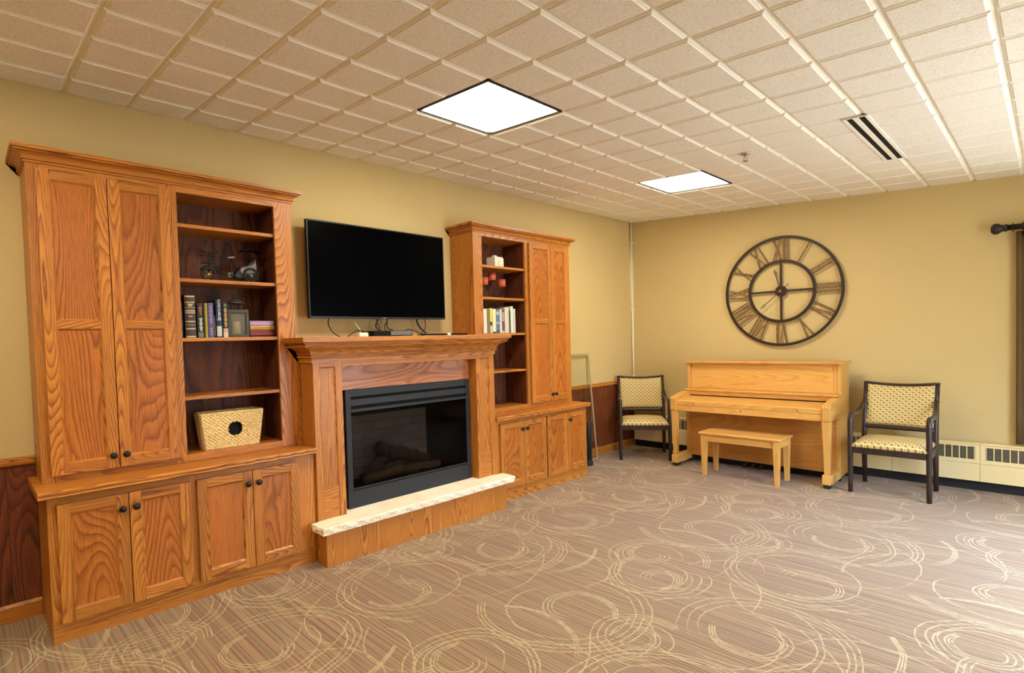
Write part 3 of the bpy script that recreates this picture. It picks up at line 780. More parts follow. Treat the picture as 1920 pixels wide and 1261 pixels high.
# ------------------------------------------------------------------ left shelves
def book(x0, x1, z0, h, d, yf, col, label, group, bands=(), tilt=0, text=None, pages=(222, 208, 178)):
    """upright book: hard cover with spine toward the room; bands = (from, to, colour) fractions of the height on the spine"""
    cx = (x0 + x1) / 2
    t = local_thing('book', label, 'book', (cx, yf, z0), group=group)
    t.rotation_euler = (0, tilt, 0)
    wd = (x1 - x0) / 2 - .0006
    cm = plain('book_cover', srgb(*col), .45, var=.08)
    m = MB().box(-wd, -wd + .0022, 0, d, 0, h).box(wd - .0022, wd, 0, d, 0, h).prism([(-wd, .001), (-wd * .6, -.003), (0, -.004), (wd * .6, -.003), (wd, .001), (wd, .004), (-wd, .004)], 'z', 0, h)
    m.build('cover', cm, t)
    MB().box(-wd + .0024, wd - .0024, .0045, d - .004, .003, h - .004).build('pages', plain('paper', srgb(*pages), .8, var=.1), t)
    for bd in bands:
        if len(bd) < 4: continue
        a, b, c, n = bd; m = MB()                 # a line of small print running down the spine
        for k in range(n):
            z0_, z1_ = h * (a + (b - a) * k / n), h * (a + (b - a) * (k + .72) / n); q = wd * (.42 + .12 * ((k * 7) % 3 - 1))
            m.box(-q, q, -.0052, -.0030, z0_, z1_)
        m.build('spine_print', plain('spine_print', srgb(*c), .5, var=.2, scale=400), t)
    for a, b, c in [q for q in bands if len(q) == 3]:
        MB().prism([(-wd * .93, .0002), (-wd * .6, -.0036), (0, -.0046), (wd * .6, -.0036), (wd * .93, .0002), (wd * .8, .002), (-wd * .8, .002)], 'z', h * a, h * b).build('spine_band', plain('spine_print', srgb(*c), .5, var=.2, scale=400), t)
    if text:
        s, size, zc, c = text
        cu = bpy.data.curves.new('spine_text', 'FONT'); cu.body = s; cu.size = size; cu.align_x = 'CENTER'; cu.align_y = 'CENTER'; cu.extrude = .0004
        o = bpy.data.objects.new('tmp', cu); COL.objects.link(o)
        dg = bpy.context.evaluated_depsgraph_get(); me = bpy.data.meshes.new_from_object(o.evaluated_get(dg))
        bpy.data.objects.remove(o)
        me.materials.clear(); me.materials.append(plain('spine_ink', srgb(*c), .5))
        me.transform(Matrix.Translation((0, -.0052, zc)) @ Matrix.Rotation(PI / 2, 4, 'X') @ Matrix.Rotation(-PI / 2, 4, 'Z'))
        x = bpy.data.objects.new('spine_text', me); COL.objects.link(x); x.parent = t
    return t
GL = 'upright books on the left bookcase'
ZS = 1.4655; YB = -.262
book(-5.338, -5.316, ZS, .205, .17, YB + .02, (20, 30, 32), 'dark green-black book against the shelf side, left of the gilt volume', GL, ((.3, .5, (70, 90, 80)),))
G = (216, 200, 150)
book(-5.312, -5.254, ZS, .252, .19, YB, (62, 38, 28), 'thick tall brown volume with gilt bands across the spine', GL,
     ((.012, .045, G), (.20, .226, G), (.295, .31, (170, 148, 100)), (.37, .395, G), (.49, .52, G, 2), (.57, .60, (190, 176, 120)), (.615, .65, (190, 176, 120)), (.70, .710, G), (.735, .80, G, 3), (.82, .84, G), (.95, .98, G)))
book(-5.243, -5.208, ZS, .205, .16, YB + .01, (38, 42, 36), 'dark book with an orange patch high on the spine', GL, ((.02, .16, (110, 122, 104)), (.2, .58, (214, 214, 206), 9), (.68, .92, (176, 84, 40), 3)), text=None)
book(-5.2045, -5.190, ZS, .206, .16, YB, (168, 160, 50), 'slim yellow book between the dark and the violet book', GL)
book(-5.189, -5.155, ZS, .208, .16, YB, (92, 78, 126), 'violet book with pale lettering on the spine', GL, ((.06, .3, (150, 140, 186), 5), (.4, .92, (150, 138, 184), 11)))
book(-5.153, -5.143, ZS, .135, .15, YB + .01, (70, 66, 40), 'short thin olive book right of the violet book', GL, ((.1, .9, (150, 130, 70)),))
book(-5.141, -5.108, ZS, .229, .16, YB, (22, 34, 60), 'navy book with large white lettering down the spine', GL, ((.03, .3, (200, 214, 206)), (.44, .51, (70, 130, 190))), text=('CLIVE CUSSLER', .0185, .168, (236, 236, 226)))
book(-5.104, -5.072, ZS, .212, .16, YB, (22, 26, 34), 'black book with orange lettering and a white foot on the spine', GL, ((.0, .14, (232, 216, 196)), (.14, .26, (220, 176, 160)), (.30, .86, (224, 168, 88), 13), (.89, .97, (110, 160, 140), 2)))
GS = 'books lying in a stack on the left bookcase'
def flat_book(x0, x1, z0, z1, col, label, band=None):
    t = local_thing('book', label, 'book', ((x0 + x1) / 2, -.25, z0), group=GS)
    hw = (x1 - x0) / 2; h = z1 - z0 - .0005; cm = plain('book_cover', srgb(*col), .45, var=.1)
    MB().box(-hw, hw, 0, .14, 0, .003).box(-hw, hw, 0, .14, h - .003, h).prism([(.004, 0), (-.003, h * .25), (-.003, h * .75), (.004, h)], 'x', -hw, hw).build('cover', cm, t)
    MB().box(-hw + .003, hw - .003, .0045, .136, .0032, h - .0032).build('pages', plain('paper', srgb(226, 210, 180), .8, var=.1), t)
    if band:
        for a, b, c in band: MB().box(-hw * .9, hw * .9, -.0042, .0015, h * a, h * b).build('spine_band', plain('spine_print', srgb(*c), .5, var=.25, scale=200), t)
flat_book(-4.938, -4.786, ZS, 1.513, (112, 22, 18), 'thick dark red book at the bottom of the stack', ((.3, .5, (150, 50, 36)),))
flat_book(-4.936, -4.784, 1.5132, 1.5385, (222, 164, 70), 'orange-yellow book in the middle of the stack', ((.35, .6, (190, 130, 60)),))
flat_book(-4.939, -4.788, 1.5387, 1.569, (178, 140, 186), 'lilac book on top of the stack', ((.2, .45, (214, 190, 214)),))

# metal candle lantern
lx, ly = -5.003, -.20; lz = ZS
t = local_thing('lantern', 'grey metal candle lantern with glass sides beside the books', 'lantern', (lx, ly, lz), rz=math.radians(-6))
lm = plain('lantern_metal', srgb(84, 84, 74), .5, .5, var=.2)
a = .052
m = MB().box(-a - .008, a + .008, -a - .008, a + .008, 0, .018).box(-a - .008, a + .008, -a - .008, a + .008, .152, .172)
for sx_ in (-1, 1):
    for sy_ in (-1, 1): m.box(sx_ * a - .009, sx_ * a + .009, sy_ * a - .009, sy_ * a + .009, .016, .158)
m.build('frame', lm, t, bevel=.001)
frost = NT('frosted_pane'); frost.set(Base_Color=(.30, .29, .22, 1), Roughness=.5, Alpha=.28); frost = frost.m
for s_ in (-1, 1): MB().box(-a + .0095, a - .0095, s_ * a - .001, s_ * a + .001, .0185, .1515).build('glass_pane', frost, t)
for s_ in (-1, 1): MB().box(s_ * a - .001, s_ * a + .001, -a + .0095, a - .0095, .0185, .1515).build('glass_pane', frost, t)
m = MB()
for q in range(4):
    an = q * PI / 2 + PI / 4; m.tube([(.042 * math.cos(an), .042 * math.sin(an), .170), (.030 * math.cos(an), .030 * math.sin(an), .214)], .0035, 6)
m.build('vent_post', lm, t)
MB().lathe([(.058, .212), (.058, .216), (.036, .232), (.012, .246), (.006, .252), (.0, .253)], (0, 0, 0), n=4).build('roof', lm, t)
MB().tube([(.014 * math.cos(k / 14 * 2 * PI), 0, .264 + .014 * math.sin(k / 14 * 2 * PI)) for k in range(15)], .0022, 6).build('ring', lm, t)
MB().lathe([(.026, .0165), (.026, .095), (.022, .099), (.0, .097)], (0, 0, 0)).build('candle', plain('candle_wax', srgb(232, 196, 120), .5), t)

# pedicab model
px_, py_, pz_ = -4.985, -.185, 1.8115
t = local_thing('pedicab_model', 'small black metal pedicab ornament with a canopy', 'ornament', (px_, py_, pz_))
pm = plain('ornament_iron', srgb(34, 34, 34), .5, .4, var=.15); pw = plain('ornament_pale', srgb(118, 110, 106), .5, .2, var=.15)
def wheel(name, c, R, r, sp):
    m = MB().tube([(c[0] + R * math.cos(k / 28 * 2 * PI), c[1], c[2] + R * math.sin(k / 28 * 2 * PI)) for k in range(29)], r, 7)
    wh = m.build(name, pm, t)
    m = MB()
    for k in range(sp):
        q = k / sp * 2 * PI; m.tube([c, (c[0] + R * math.cos(q), c[1], c[2] + R * math.sin(q))], .0014, 5)
    m.lathe([(.007, -.006), (.007, .006)], c, 'y', 10)
    m.build('spokes', brass if sp == 8 else pw, wh)
wheel('wheel', (-.163, 0, .0455), .037, .0085, 8)
for yy in (-.040, .040): wheel('wheel', (.078, yy, .0455), .041, .0044, 10)
m = MB()
m.tube([(-.163 - .048, 0, .068), (-.185, 0, .092), (-.163, 0, .098), (-.135, 0, .088), (-.108, 0, .060)], .0058, 6)
m.tube([(-.163, 0, .0435), (-.158, 0, .10), (-.155, 0, .155), (-.155, 0, .172)], .005, 6)
m.tube([(-.135, 0, .086), (-.07, 0, .05), (-.035, 0, .045)], .0058, 6)
m.tube([(-.035, 0, .045), (-.026, 0, .10), (-.028, 0, .150)], .0058, 6)
m.tube([(-.035, 0, .035), (.03, 0, .018), (.078, 0, .030)], .0058, 6)
m.tube([(-.035, 0, .05), (.02, 0, .055), (.078, 0, .0445)], .0058, 6)
m.tube([(.078, -.045, .0445), (.078, .045, .0445)], .003, 6)
m.build('frame', pm, t)
MB().tube([(-.218, -.035, .194), (-.190, -.02, .178), (-.155, 0, .174), (-.118, .02, .180), (-.094, .035, .190)], .005, 6).build('handlebar', pm, t)
m = MB()
for k in range(8): m.tube([(-.200 + k * .009, -.018, .112), (-.204 + k * .010, -.022, .158)], .0015, 4)
m.tube([(-.206, -.022, .158), (-.130, -.022, .158), (-.130, .020, .158), (-.206, .020, .158), (-.206, -.022, .158)], .002, 5); m.box(-.202, -.134, -.019, .018, .110, .114)
m.build('basket', pm, t)
MB().prism([(-.050, .150), (-.052, .160), (-.012, .166), (-.006, .158), (-.020, .150)], 'y', -.012, .012).build('saddle', pw, t, bevel=.003)
MB().lathe([(.016, -.004), (.018, 0), (.016, .004)], (-.035, 0, .048), 'y', 14).build('chainwheel', pw, t)
MB().tube([(-.042, .012, .062), (-.035, 0, .048), (-.028, -.012, .034)], .003, 6).build('pedal', pm, t)
MB().prism([(.018, .055), (.012, .085), (.03, .098), (.065, .104), (.09, .118), (.112, .150), (.118, .100), (.11, .068), (.08, .058)], 'y', -.034, .034).build('carriage', pw, t, bevel=.004)
MB().prism([(-.022, .040), (.012, .092), (.03, .100), (.06, .060), (.05, .030), (.0, .026)], 'y', -.026, .026).build('footwell', pm, t, bevel=.003)
MB().prism([(.014, .098), (.06, .112), (.085, .135), (.095, .128), (.07, .100), (.02, .088)], 'y', -.030, .030).build('seat', pm, t, bevel=.003)
m = MB()
for yy in (-.033, .033): m.tube([(.105, yy, .125), (.098, yy, .18), (.090, yy, .213)], .002, 5)
m.build('canopy_post', pm, t)
MB().grid(lambda u, v: (.028 + u * .132, -.042 + v * .084, .206 + .014 * math.sin(PI * u) - .008 * (2 * v - 1) ** 2), 10, 6).grid(lambda u, v: (.028 + u * .132, -.042 + v * .084, .203 + .014 * math.sin(PI * u) - .008 * (2 * v - 1) ** 2), 10, 6).build('canopy', pm, t, weld=False)
m = MB()
for yy in (-.040, .040): m.tube([(.078 + .050 * math.cos(q), yy, .0445 + .050 * math.sin(q)) for q in [math.radians(20 + k * 14) for k in range(11)]], .003, 5)
m.build('fender', pm, t)

# wicker basket, front face toward the room
bx, byf, bz = -5.07, -.275, .788
t = local_thing('wicker_basket', 'woven straw basket with a dark round handle hole', 'basket', (bx, byf, bz))
hb, ht, H, D = .158, .179, .218, .150
def weave(u, v, nu, nv): return .0032 * math.sin(u * nu * PI) * (1 if int(v * nv) % 2 else -1) * math.sin(v * nv * PI % PI) + .0016 * math.sin(v * nv * PI % PI)
def face(p00, p10, p01, p11, nrm, nu, nv, gu, gv, skip=None):
    p00, p10, p01, p11, nrm = [Vector(q) for q in (p00, p10, p01, p11, nrm)]
    def fn(u, v):
        p = (p00 * (1 - u) + p10 * u) * (1 - v) + (p01 * (1 - u) + p11 * u) * v
        return p + nrm * weave(u, v, nu, nv)
    return fn
m = MB()
hole = lambda u, v: ((u * 2 - 1) * (hb + (ht - hb) * v) - .012) ** 2 + ((v - .52) * H) ** 2 < .044 ** 2
m.grid(face((-hb, .022, 0), (hb, .022, 0), (-ht, 0, H), (ht, 0, H), (0, -1, 0), 26, 20, 0, 0), 130, 100, skip=hole)
m.grid(face((-hb, D - .022, 0), (hb, D - .022, 0), (-ht, D, H), (ht, D, H), (0, 1, 0), 26, 20, 0, 0), 52, 40)
m.grid(face((-hb, .022, 0), (-hb, D - .022, 0), (-ht, 0, H), (-ht, D, H), (-1, 0, 0), 16, 20, 0, 0), 64, 80)
m.grid(face((hb, .022, 0), (hb, D - .022, 0), (ht, 0, H), (ht, D, H), (1, 0, 0), 16, 20, 0, 0), 64, 80)
m.box(-hb, hb, .022, D - .022, .001, .006)
b_ = m.build('body', wicker, t, weld=False)
so = b_.modifiers.new('thick', 'SOLIDIFY'); so.thickness = .004; so.offset = 0
MB().tube([(-ht, 0, H), (ht, 0, H), (ht, D, H), (-ht, D, H), (-ht, 0, H)], .0055, 8).build('rim', wicker, t)
m = MB()
for sx_ in (-1, 1): m.tube([(sx_ * hb, .022, .003), (sx_ * ht, 0, H)], .005, 8)
m.tube([(-hb, .020, .004), (hb, .020, .004)], .005, 8)
m.build('corner_braid', wicker, t)
m = MB()
for q in (0, 90, 180, 270):
    qa = math.radians(q + 4); cx, cz_ = .012, .52 * H; y = .022 * .48
    m.tube([(cx + .037 * math.cos(qa), y - .002, cz_ + .037 * math.sin(qa)), (cx + .048 * math.cos(qa), y - .004, cz_ + .048 * math.sin(qa))], .003, 6)
m.build('stitch', wicker, t)
MB().box(-hb + .01, hb - .01, .03, D - .03, .008, .16).build('shade_block', blackd, t)  # black block stands in for the shade inside the basket

# ------------------------------------------------------------------ right shelves
t = local_thing('ceramic_box', 'white square ceramic box with a round lid knob', 'ornament', (-2.628, -.150, 2.0745), rz=math.radians(4))
MB().box(-.062, .062, -.055, .055, 0, .096).build('body', ceram, t, bevel=.006, seg=3)
MB().box(-.058, .058, -.051, .051, .0965, .104).build('lid', ceram, t, bevel=.003)
MB().lathe([(.02, .104), (.026, .110), (.026, .116), (.016, .122), (.0, .123)], (-.01, 0, 0)).build('knob', ceram, t)
gry = plain('emblem_grey', srgb(170, 168, 156), .4)
MB().tube([(.018 * math.cos(q), -.0562, .044 + .020 * math.sin(q)) for q in [math.radians(60 + k * 12) for k in range(22)]], .0022, 6).build('emblem', gry, t)

t = local_thing('candle_holder', 'wire scroll candle holder with three orange cups', 'candle holder', (-2.70, -.185, 1.7915))
wire = plain('scroll_wire', srgb(70, 46, 34), .5, .5)
cup = plain('orange_cup', srgb(196, 92, 56), .4, var=.12, scale=60)
cups = [(-.118, -.008, .115), (0, .01, .166), (.108, -.008, .108)]
m = MB()
for cx, cy, cz_ in cups: m.tube([(cx * .25, .0, .004), (cx * .5, 0, .045), (cx, cy, cz_ - .012), (cx, cy, cz_)], .003, 6)
for s_ in (-1, 1):
    m.tube([(s_ * (.05 + .034 * math.cos(q) * (1 - k * .018)), -.01, .052 + .034 * math.sin(q) * (1 - k * .018)) for k, q in enumerate([math.radians(200 + i * 22) for i in range(26)])], .0026, 6)
    m.tube([(s_ * (.115 + .026 * math.cos(q) * (1 - k * .018)), -.012, .040 + .026 * math.sin(q) * (1 - k * .018)) for k, q in enumerate([math.radians(200 + i * 22) for i in range(24)])], .0024, 6)
m.tube([(-.13, -.005, .004), (0, .0, .004), (.13, -.005, .004)], .0035, 6); m.tube([(0, -.05, .004), (0, .05, .004)], .0035, 6)
m.build('stand', wire, t)
for cx, cy, cz_ in cups:
    c_ = MB().lathe([(.030, 0), (.036, .004), (.038, .07), (.034, .07), (.032, .012), (0, .012)], (cx, cy, cz_)).build('candle_cup', cup, t)
    MB().lathe([(.031, .013), (.031, .050), (0, .050)], (cx, cy, cz_)).build('candle', plain('candle_cream', srgb(224, 176, 120), .5), c_)
GR = 'upright books on the right bookcase'
ZR = 1.4685
for x0, x1, h, c, b, l in (
    (-2.935, -2.858, .218, (224, 220, 204), (), 'wide white book half behind the bookcase frame'),
    (-2.856, -2.823, .218, (120, 104, 70), ((.05, .95, (134, 118, 84)),), 'olive-brown book right of the wide white book'),
    (-2.821, -2.790, .225, (226, 216, 60), ((.0, .3, (210, 206, 196)), (.3, .46, (50, 50, 54))), 'book with a bright yellow upper spine'),
    (-2.788, -2.743, .219, (232, 222, 188), ((.0, .06, (60, 50, 50)),), 'cream book right of the yellow spine'),
    (-2.740, -2.700, .206, (92, 116, 142), ((.02, .12, (60, 70, 90)), (.4, .5, (170, 190, 206)), (.8, .95, (190, 200, 206))), 'slate blue book right of the cream book'),
    (-2.697, -2.665, .218, (200, 208, 208), (), 'pale grey-blue book between slate and dark red spines'),
    (-2.663, -2.634, .214, (120, 48, 44), ((.0, .1, (224, 214, 200)), (.5, .9, (206, 170, 160))), 'dark red book with pink print on its spine'),
    (-2.630, -2.573, .238, (206, 204, 186), (), 'tallest thick grey-white book of the right bookcase'),
    (-2.570, -2.552, .208, (66, 80, 60), (), 'thin dark green book between two white books'),
    (-2.550, -2.516, .249, (232, 228, 206), (), 'tall narrow white book near the right end of the row'),
    (-2.514, -2.484, .226, (198, 202, 198), (), 'light grey book at the right end of the row')):
    book(x0, x1, ZR, h, .16, -.258, c, l, GR, b)

# ------------------------------------------------------------------ piano
t = thing('upright_piano', 'light maple upright piano below the big wall clock', 'piano', (-.45, -1.685, 0))
ya, yb = -2.425, -.935
for a in ((ya, ya + .036), (yb - .036, yb)):
    MB().prism([(-.13, .045), (-.450, .045), (-.450, .62), (-.405, .62), (-.405, 1.09), (-.13, 1.09)], 'y', a[0], a[1]).build('side_panel', pia_z, t, bevel=.003)
MB().box(-.437, -.118, ya - .022, yb + .022, 1.0905, 1.114).build('lid', pia_y, t, bevel=.004)
MB().prism([(-.388, 1.0895), (-.400, .815), (-.380, .815), (-.370, 1.0895)], 'y', ya + .062, yb - .040).build('upper_panel', pia_y, t, bevel=.001)
MB().box(-.150, -.130, ya + .037, yb - .037, .06, 1.089).build('back_panel', pia_lo, t)
MB().prism([(-.372, .815), (-.372, 1.089), (-.396, 1.089), (-.402, .815)], 'y', ya + .0365, ya + .0615).build('corner_post', pia_z, t)
MB().prism([(-.37, .79), (-.500, .79), (-.508, .796), (-.508, .806), (-.500, .812), (-.37, .814)], 'y', ya + .006, yb - .006).build('music_ledge', pia_y, t, bevel=.002)
MB().box(-.488, -.470, ya + .06, yb - .06, .7505, .7895).build('name_board', pia_y, t)
MB().box(-.480, -.468, ya + .06, yb - .06, .738, .750).build('slot_shade', plain('slot_dark', srgb(54, 30, 22), .9), t)  # dark strip paints the shaded slot behind the fallboard
MB().prism([(-.482, .738), (-.770, .7145), (-.792, .708), (-.792, .664), (-.776, .664), (-.776, .697), (-.482, .720)], 'y', ya + .0615, yb - .0615).build('fallboard', pia_y, t, bevel=.003)
for yy in (-1.190, -2.172):
    MB().lathe([(0, -.024), (.008, -.022), (.0105, -.015), (.006, -.008), (.005, 0)], (-.792, yy, .688), 'x', 14).build('knob', brass, t)
MB().box(-.790, -.765, ya + .0615, yb - .0615, .6015, .6625).build('key_slip', pia_y, t, bevel=.002)
MB().lathe([(0, -.002), (.006, -.0015), (.006, .001)], (-.790, -1.66, .640), 'x', 10).build('keyhole', blackd, t)
arm = [(-.4055, .6015), (-.802, .6015), (-.806, .612), (-.806, .722), (-.800, .740), (-.782, .752), (-.740, .757), (-.640, .772), (-.560, .788), (-.4055, .788)]
for a in ((ya - .006, ya + .060), (yb - .060, yb + .006)):
    MB().prism(arm, 'y', a[0], a[1]).build('arm', pia_x, t, bevel=.004)
MB().box(-.760, -.4505, ya + .061, yb - .061, .6015, .65).build('key_bed', pia_lo, t)
for yy in (ya + .030, yb - .032):
    m = MB(); vs = []
    for z, hw in ((.125, .021), (.600, .034)): vs += [(-.765 - hw, yy - hw, z), (-.765 + hw, yy - hw, z), (-.765 + hw, yy + hw, z), (-.765 - hw, yy + hw, z)]
    m.add(vs, [(3, 2, 1, 0), (4, 5, 6, 7), (0, 1, 5, 4), (1, 2, 6, 5), (2, 3, 7, 6), (3, 0, 4, 7)])
    m.build('leg', pia_z, t, bevel=.003)
    toe = MB().box(-.800, -.452, yy - .034, yy + .034, .038, .124).build('toe_block', pia_x, t, bevel=.004)
    MB().box(-.798, -.72, yy - .026, yy + .026, .012, .0375).build('caster_plate', rubber, toe)
    MB().lathe([(.018, -.02), (.018, .02)], (-.765, yy, .018), 'y', 16).build('caster', rubber, toe)
MB().box(-.452, -.435, ya + .0365, yb - .0365, .075, .600).build('lower_panel', pia_lo, t, bevel=.001)
MB().box(-.450, -.14, ya + .0365, yb - .0365, .036, .074).build('gap_shade', blackd, t)  # black strip stands in for the shadow gap under the lower panel
for s_ in (ya + .02, yb - .02):
    for xx in (-.42, -.16): MB().lathe([(.018, -.016), (.018, .016)], (xx, s_, .0185), 'y', 12).box(xx - .014, xx + .014, s_ - .012, s_ + .012, .03, .0448).build('caster', rubber, t)
for yy in (-1.585, -1.665, -1.745):
    MB().prism([(-.4525, .056), (-.50, .050), (-.545, .042), (-.552, .048), (-.545, .056), (-.50, .062), (-.4525, .066)], 'y', yy - .014, yy + .014).build('pedal', iron, t, bevel=.003)
MB().box(-.4018, -.3975, -.985, -.972, 1.052, 1.066).build('hinge', iron, t)

t = thing('piano_bench', 'light maple bench standing in front of the piano', 'bench', (-.828, -1.705, 0))
MB().box(-1.002, -.655, -2.088, -1.324, .412, .436).build('seat', pia_y, t, bevel=.008, seg=3)
m = MB().box(-.975, -.957, -2.03, -1.38, .345, .4115).box(-.70, -.682, -2.03, -1.38, .345, .4115)
m.build('apron', pia_y, t)
m = MB().box(-.94, -.72, -2.062, -2.044, .345, .4115).box(-.94, -.72, -1.368, -1.350, .345, .4115)
m.build('apron', pia_x, t)
for xx in (-.962, -.696):
    for yy in (-2.043, -1.369):
        m = MB(); vs = []
        for z, hw in ((0, .018), (.30, .026), (.4115, .027)): vs += [(xx - hw, yy - hw, z), (xx + hw, yy - hw, z), (xx + hw, yy + hw, z), (xx - hw, yy + hw, z)]
        fs = [(3, 2, 1, 0), (8, 9, 10, 11)]
        for l in (0, 4): fs += [(l + k, l + (k + 1) % 4, l + 4 + (k + 1) % 4, l + 4 + k) for k in range(4)]
        m.add(vs, fs).build('leg', pia_z, t, bevel=.002)

# ------------------------------------------------------------------ armchairs (local: front is -y)
def copy_tree(o, parent=None):
    c = o.copy(); COL.objects.link(c)
    if parent: c.parent = parent
    for ch in list(o.children): copy_tree(ch, c)
    return c
GC = 'patterned armchairs either side of the piano'
chair = local_thing('armchair', 'dark wood armchair with leaf-patterned cushions right of the piano', 'armchair', (0, 0, 0), group=GC)
W = .268; YFc, YBc = -.222, .222
for s_ in (-1, 1):
    m = MB().tube([(s_ * W, YFc, .004), (s_ * W, YFc, .10), (s_ * W, YFc, .40), (s_ * W, YFc, .60), (s_ * W, YFc + .004, .640), (s_ * W, YFc + .022, .664), (s_ * W, YFc + .055, .672), (s_ * W, YFc + .16, .664),
                   (s_ * W, .05, .664), (s_ * W * .985, .15, .690), (s_ * W * .97, .222, .735), (s_ * W * .955, .266, .772)], [.018, .019, .021, .021, .021, .022, .022, .020, .020, .019, .017, .014], 12)
    l_ = m.build('leg', espresso, chair); l_['label'] = 'front leg bending back into the armrest'
    MB().lathe([(.014, 0), (.014, .0045)], (s_ * W, YFc, 0), n=12).build('glide', glide, l_)
    m = MB(); path = [(s_ * (W - .012), YBc + .02, .004), (s_ * (W - .012), YBc, .25), (s_ * (W - .012), YBc, .45), (s_ * (W - .012), YBc + .022, .60), (s_ * (W - .010), YBc + .072, .80), (s_ * (W - .008), YBc + .106, .915)]
    m.tube(path, [.018, .021, .021, .019, .017, .016], 12)
    m.lathe([(.017, 0), (.019, .004), (.019, .012), (.014, .016)], (s_ * (W - .008), YBc + .106, .912), n=12)
    l_ = m.build('leg', espresso, chair); l_['label'] = 'rear leg rising into the back post'
    MB().lathe([(.014, 0), (.014, .0045)], (s_ * (W - .012), YBc + .02, 0), n=12).build('glide', glide, l_)
    MB().box(s_ * W - .011, s_ * W + .011, YFc + .01, YBc - .01, .348, .398).build('side_rail', espresso, chair, bevel=.004)
MB().box(-W + .018, W - .018, YFc - .012, YFc + .012, .348, .400).build('front_rail', espresso, chair, bevel=.004)
MB().box(-W + .03, W - .03, YBc - .011, YBc + .011, .348, .398).build('rear_rail', espresso, chair, bevel=.004)
def yb_at(z): return YBc + .022 + (z - .60) * .27
def arc(u): return .020 * (1 - (2 * u - 1) ** 2)              # the back is hollowed a little
n = 14
MB().tube([(-W + .02 + (2 * W - .04) * k / n, yb_at(.91) + .6 * arc(k / n), .918 - .9 * arc(k / n)) for k in range(n + 1)], .0125, 8).build('top_rail', espresso, chair)
MB().tube([(-W + .02 + (2 * W - .04) * k / n, yb_at(.525) + .006 + .6 * arc(k / n), .523) for k in range(n + 1)], .019, 8).build('lower_back_rail', espresso, chair)
def back_pad(u, v, side):
    z = .548 + v * (.905 - .548) - .9 * arc(u) * v
    e = min(u, 1 - u, .12) / .12; f = min(v, 1 - v, .12) / .12
    th = .006 + .018 * math.sqrt(max(0, e * (2 - e))) * math.sqrt(max(0, f * (2 - f)))
    return (-W + .026 + (2 * W - .052) * u, yb_at(z) + .8 * arc(u) - .004 + side * th, z)
m = MB().grid(lambda u, v: back_pad(u, v, -1), 24, 18).grid(lambda u, v: back_pad(u, v, 1), 24, 18)
for k, e in enumerate(((0, None), (1, None), (None, 0), (None, 1))):
    m.grid((lambda e: lambda a, b: back_pad(e[0] if e[0] is not None else a, e[1] if e[1] is not None else a, -1 + 2 * b))(e), 24, 1)
m.build('back_cushion', fab_back, chair)
def seat_pad(u, v, top):
    e = min(u, 1 - u, .16) / .16; f = min(v, 1 - v, .16) / .16
    k = math.sqrt(max(0, e * (2 - e))) * math.sqrt(max(0, f * (2 - f)))
    dome = .018 * math.sin(PI * u) * math.sin(PI * v)
    return (-W + .012 + (2 * W - .024) * u, YFc - .018 + (YBc - YFc + .012) * v, .4005 + (.018 + .040 * k + dome if top else 0))
m = MB().grid(lambda u, v: seat_pad(u, v, 1), 26, 22).grid(lambda u, v: seat_pad(u, v, 0), 26, 22)
for e in ((0, None), (1, None), (None, 0), (None, 1)):
    m.grid((lambda e: lambda a, b: tuple(Vector(seat_pad(e[0] if e[0] is not None else a, e[1] if e[1] is not None else a, 0)).lerp(Vector(seat_pad(e[0] if e[0] is not None else a, e[1] if e[1] is not None else a, 1)), b)))(e), 26, 2)
m.build('seat_cushion', fab_seat, chair)
chair2 = copy_tree(chair)
chair.location = (-.531, -2.836, 0); chair.rotation_euler = (0, 0, -PI / 2)
chair2['label'] = 'dark wood armchair with leaf-patterned cushions in the corner left of the piano'
chair2.location = (-.573, -.468, 0); chair2.rotation_euler = (0, 0, -math.radians(90 - 35))

# ------------------------------------------------------------------ wall clock
cy_, czc, cx_ = -1.797, 1.836, -.034
t = thing('wall_clock', 'large round open iron wall clock with Roman numerals above the piano', 'clock', (0, cy_, czc))
def P(r, a, d=0): return (cx_ + d, cy_ - r * math.sin(a), czc + r * math.cos(a))      # a clockwise from twelve as seen from the room
def ring(name, r0, r1, th, mat):
    n = 96; m = MB(); vs = []
    for k in range(n):
        a = 2 * PI * k / n
        vs += [P(r0, a, -th), P(r1, a, -th), P(r1, a, th), P(r0, a, th)]
    fs = []
    for k in range(n):
        q = 4 * k; w_ = 4 * ((k + 1) % n)
        for i in range(4): fs.append((q + i, q + (i + 1) % 4, w_ + (i + 1) % 4, w_ + i))
    m.add(vs, fs); return m.build(name, mat, t, bevel=.002)
ring('outer_ring', .549, .576, .008, iron); ring('inner_ring', .300, .330, .008, iron)
def bar(m, p, q, w_, th=.004, d=0):
    """flat bar between two (r-direction x, y) points of the dial plane"""
    p = Vector(p); q = Vector(q); n = Vector((-(q - p).y, (q - p).x)).normalized() * w_ / 2
    o = [p + n, p - n, q - n, q + n]
    m.add([(cx_ + e + d, cy_ - a.x, czc + a.y) for e in (-th, th) for a in o], [(0, 1, 2, 3), (7, 6, 5, 4), (0, 4, 5, 1), (1, 5, 6, 2), (2, 6, 7, 3), (3, 7, 4, 0)])
for k in range(4):
    a = k * PI / 2; u = Vector((math.sin(a), math.cos(a))); m = MB()
    bar(m, u * .05, u * .302, .020, .006); m.build('spoke', iron, t)
MB().lathe([(.056, -.012), (.056, .012), (.050, .016)], (cx_, cy_, czc), 'x', 28).build('hub', iron, t)
NUM = {1: 'I', 2: 'II', 3: 'III', 4: 'IV', 5: 'V', 6: 'VI', 7: 'VII', 8: 'VIII', 9: 'IX', 10: 'X', 11: 'XI', 12: 'XII'}
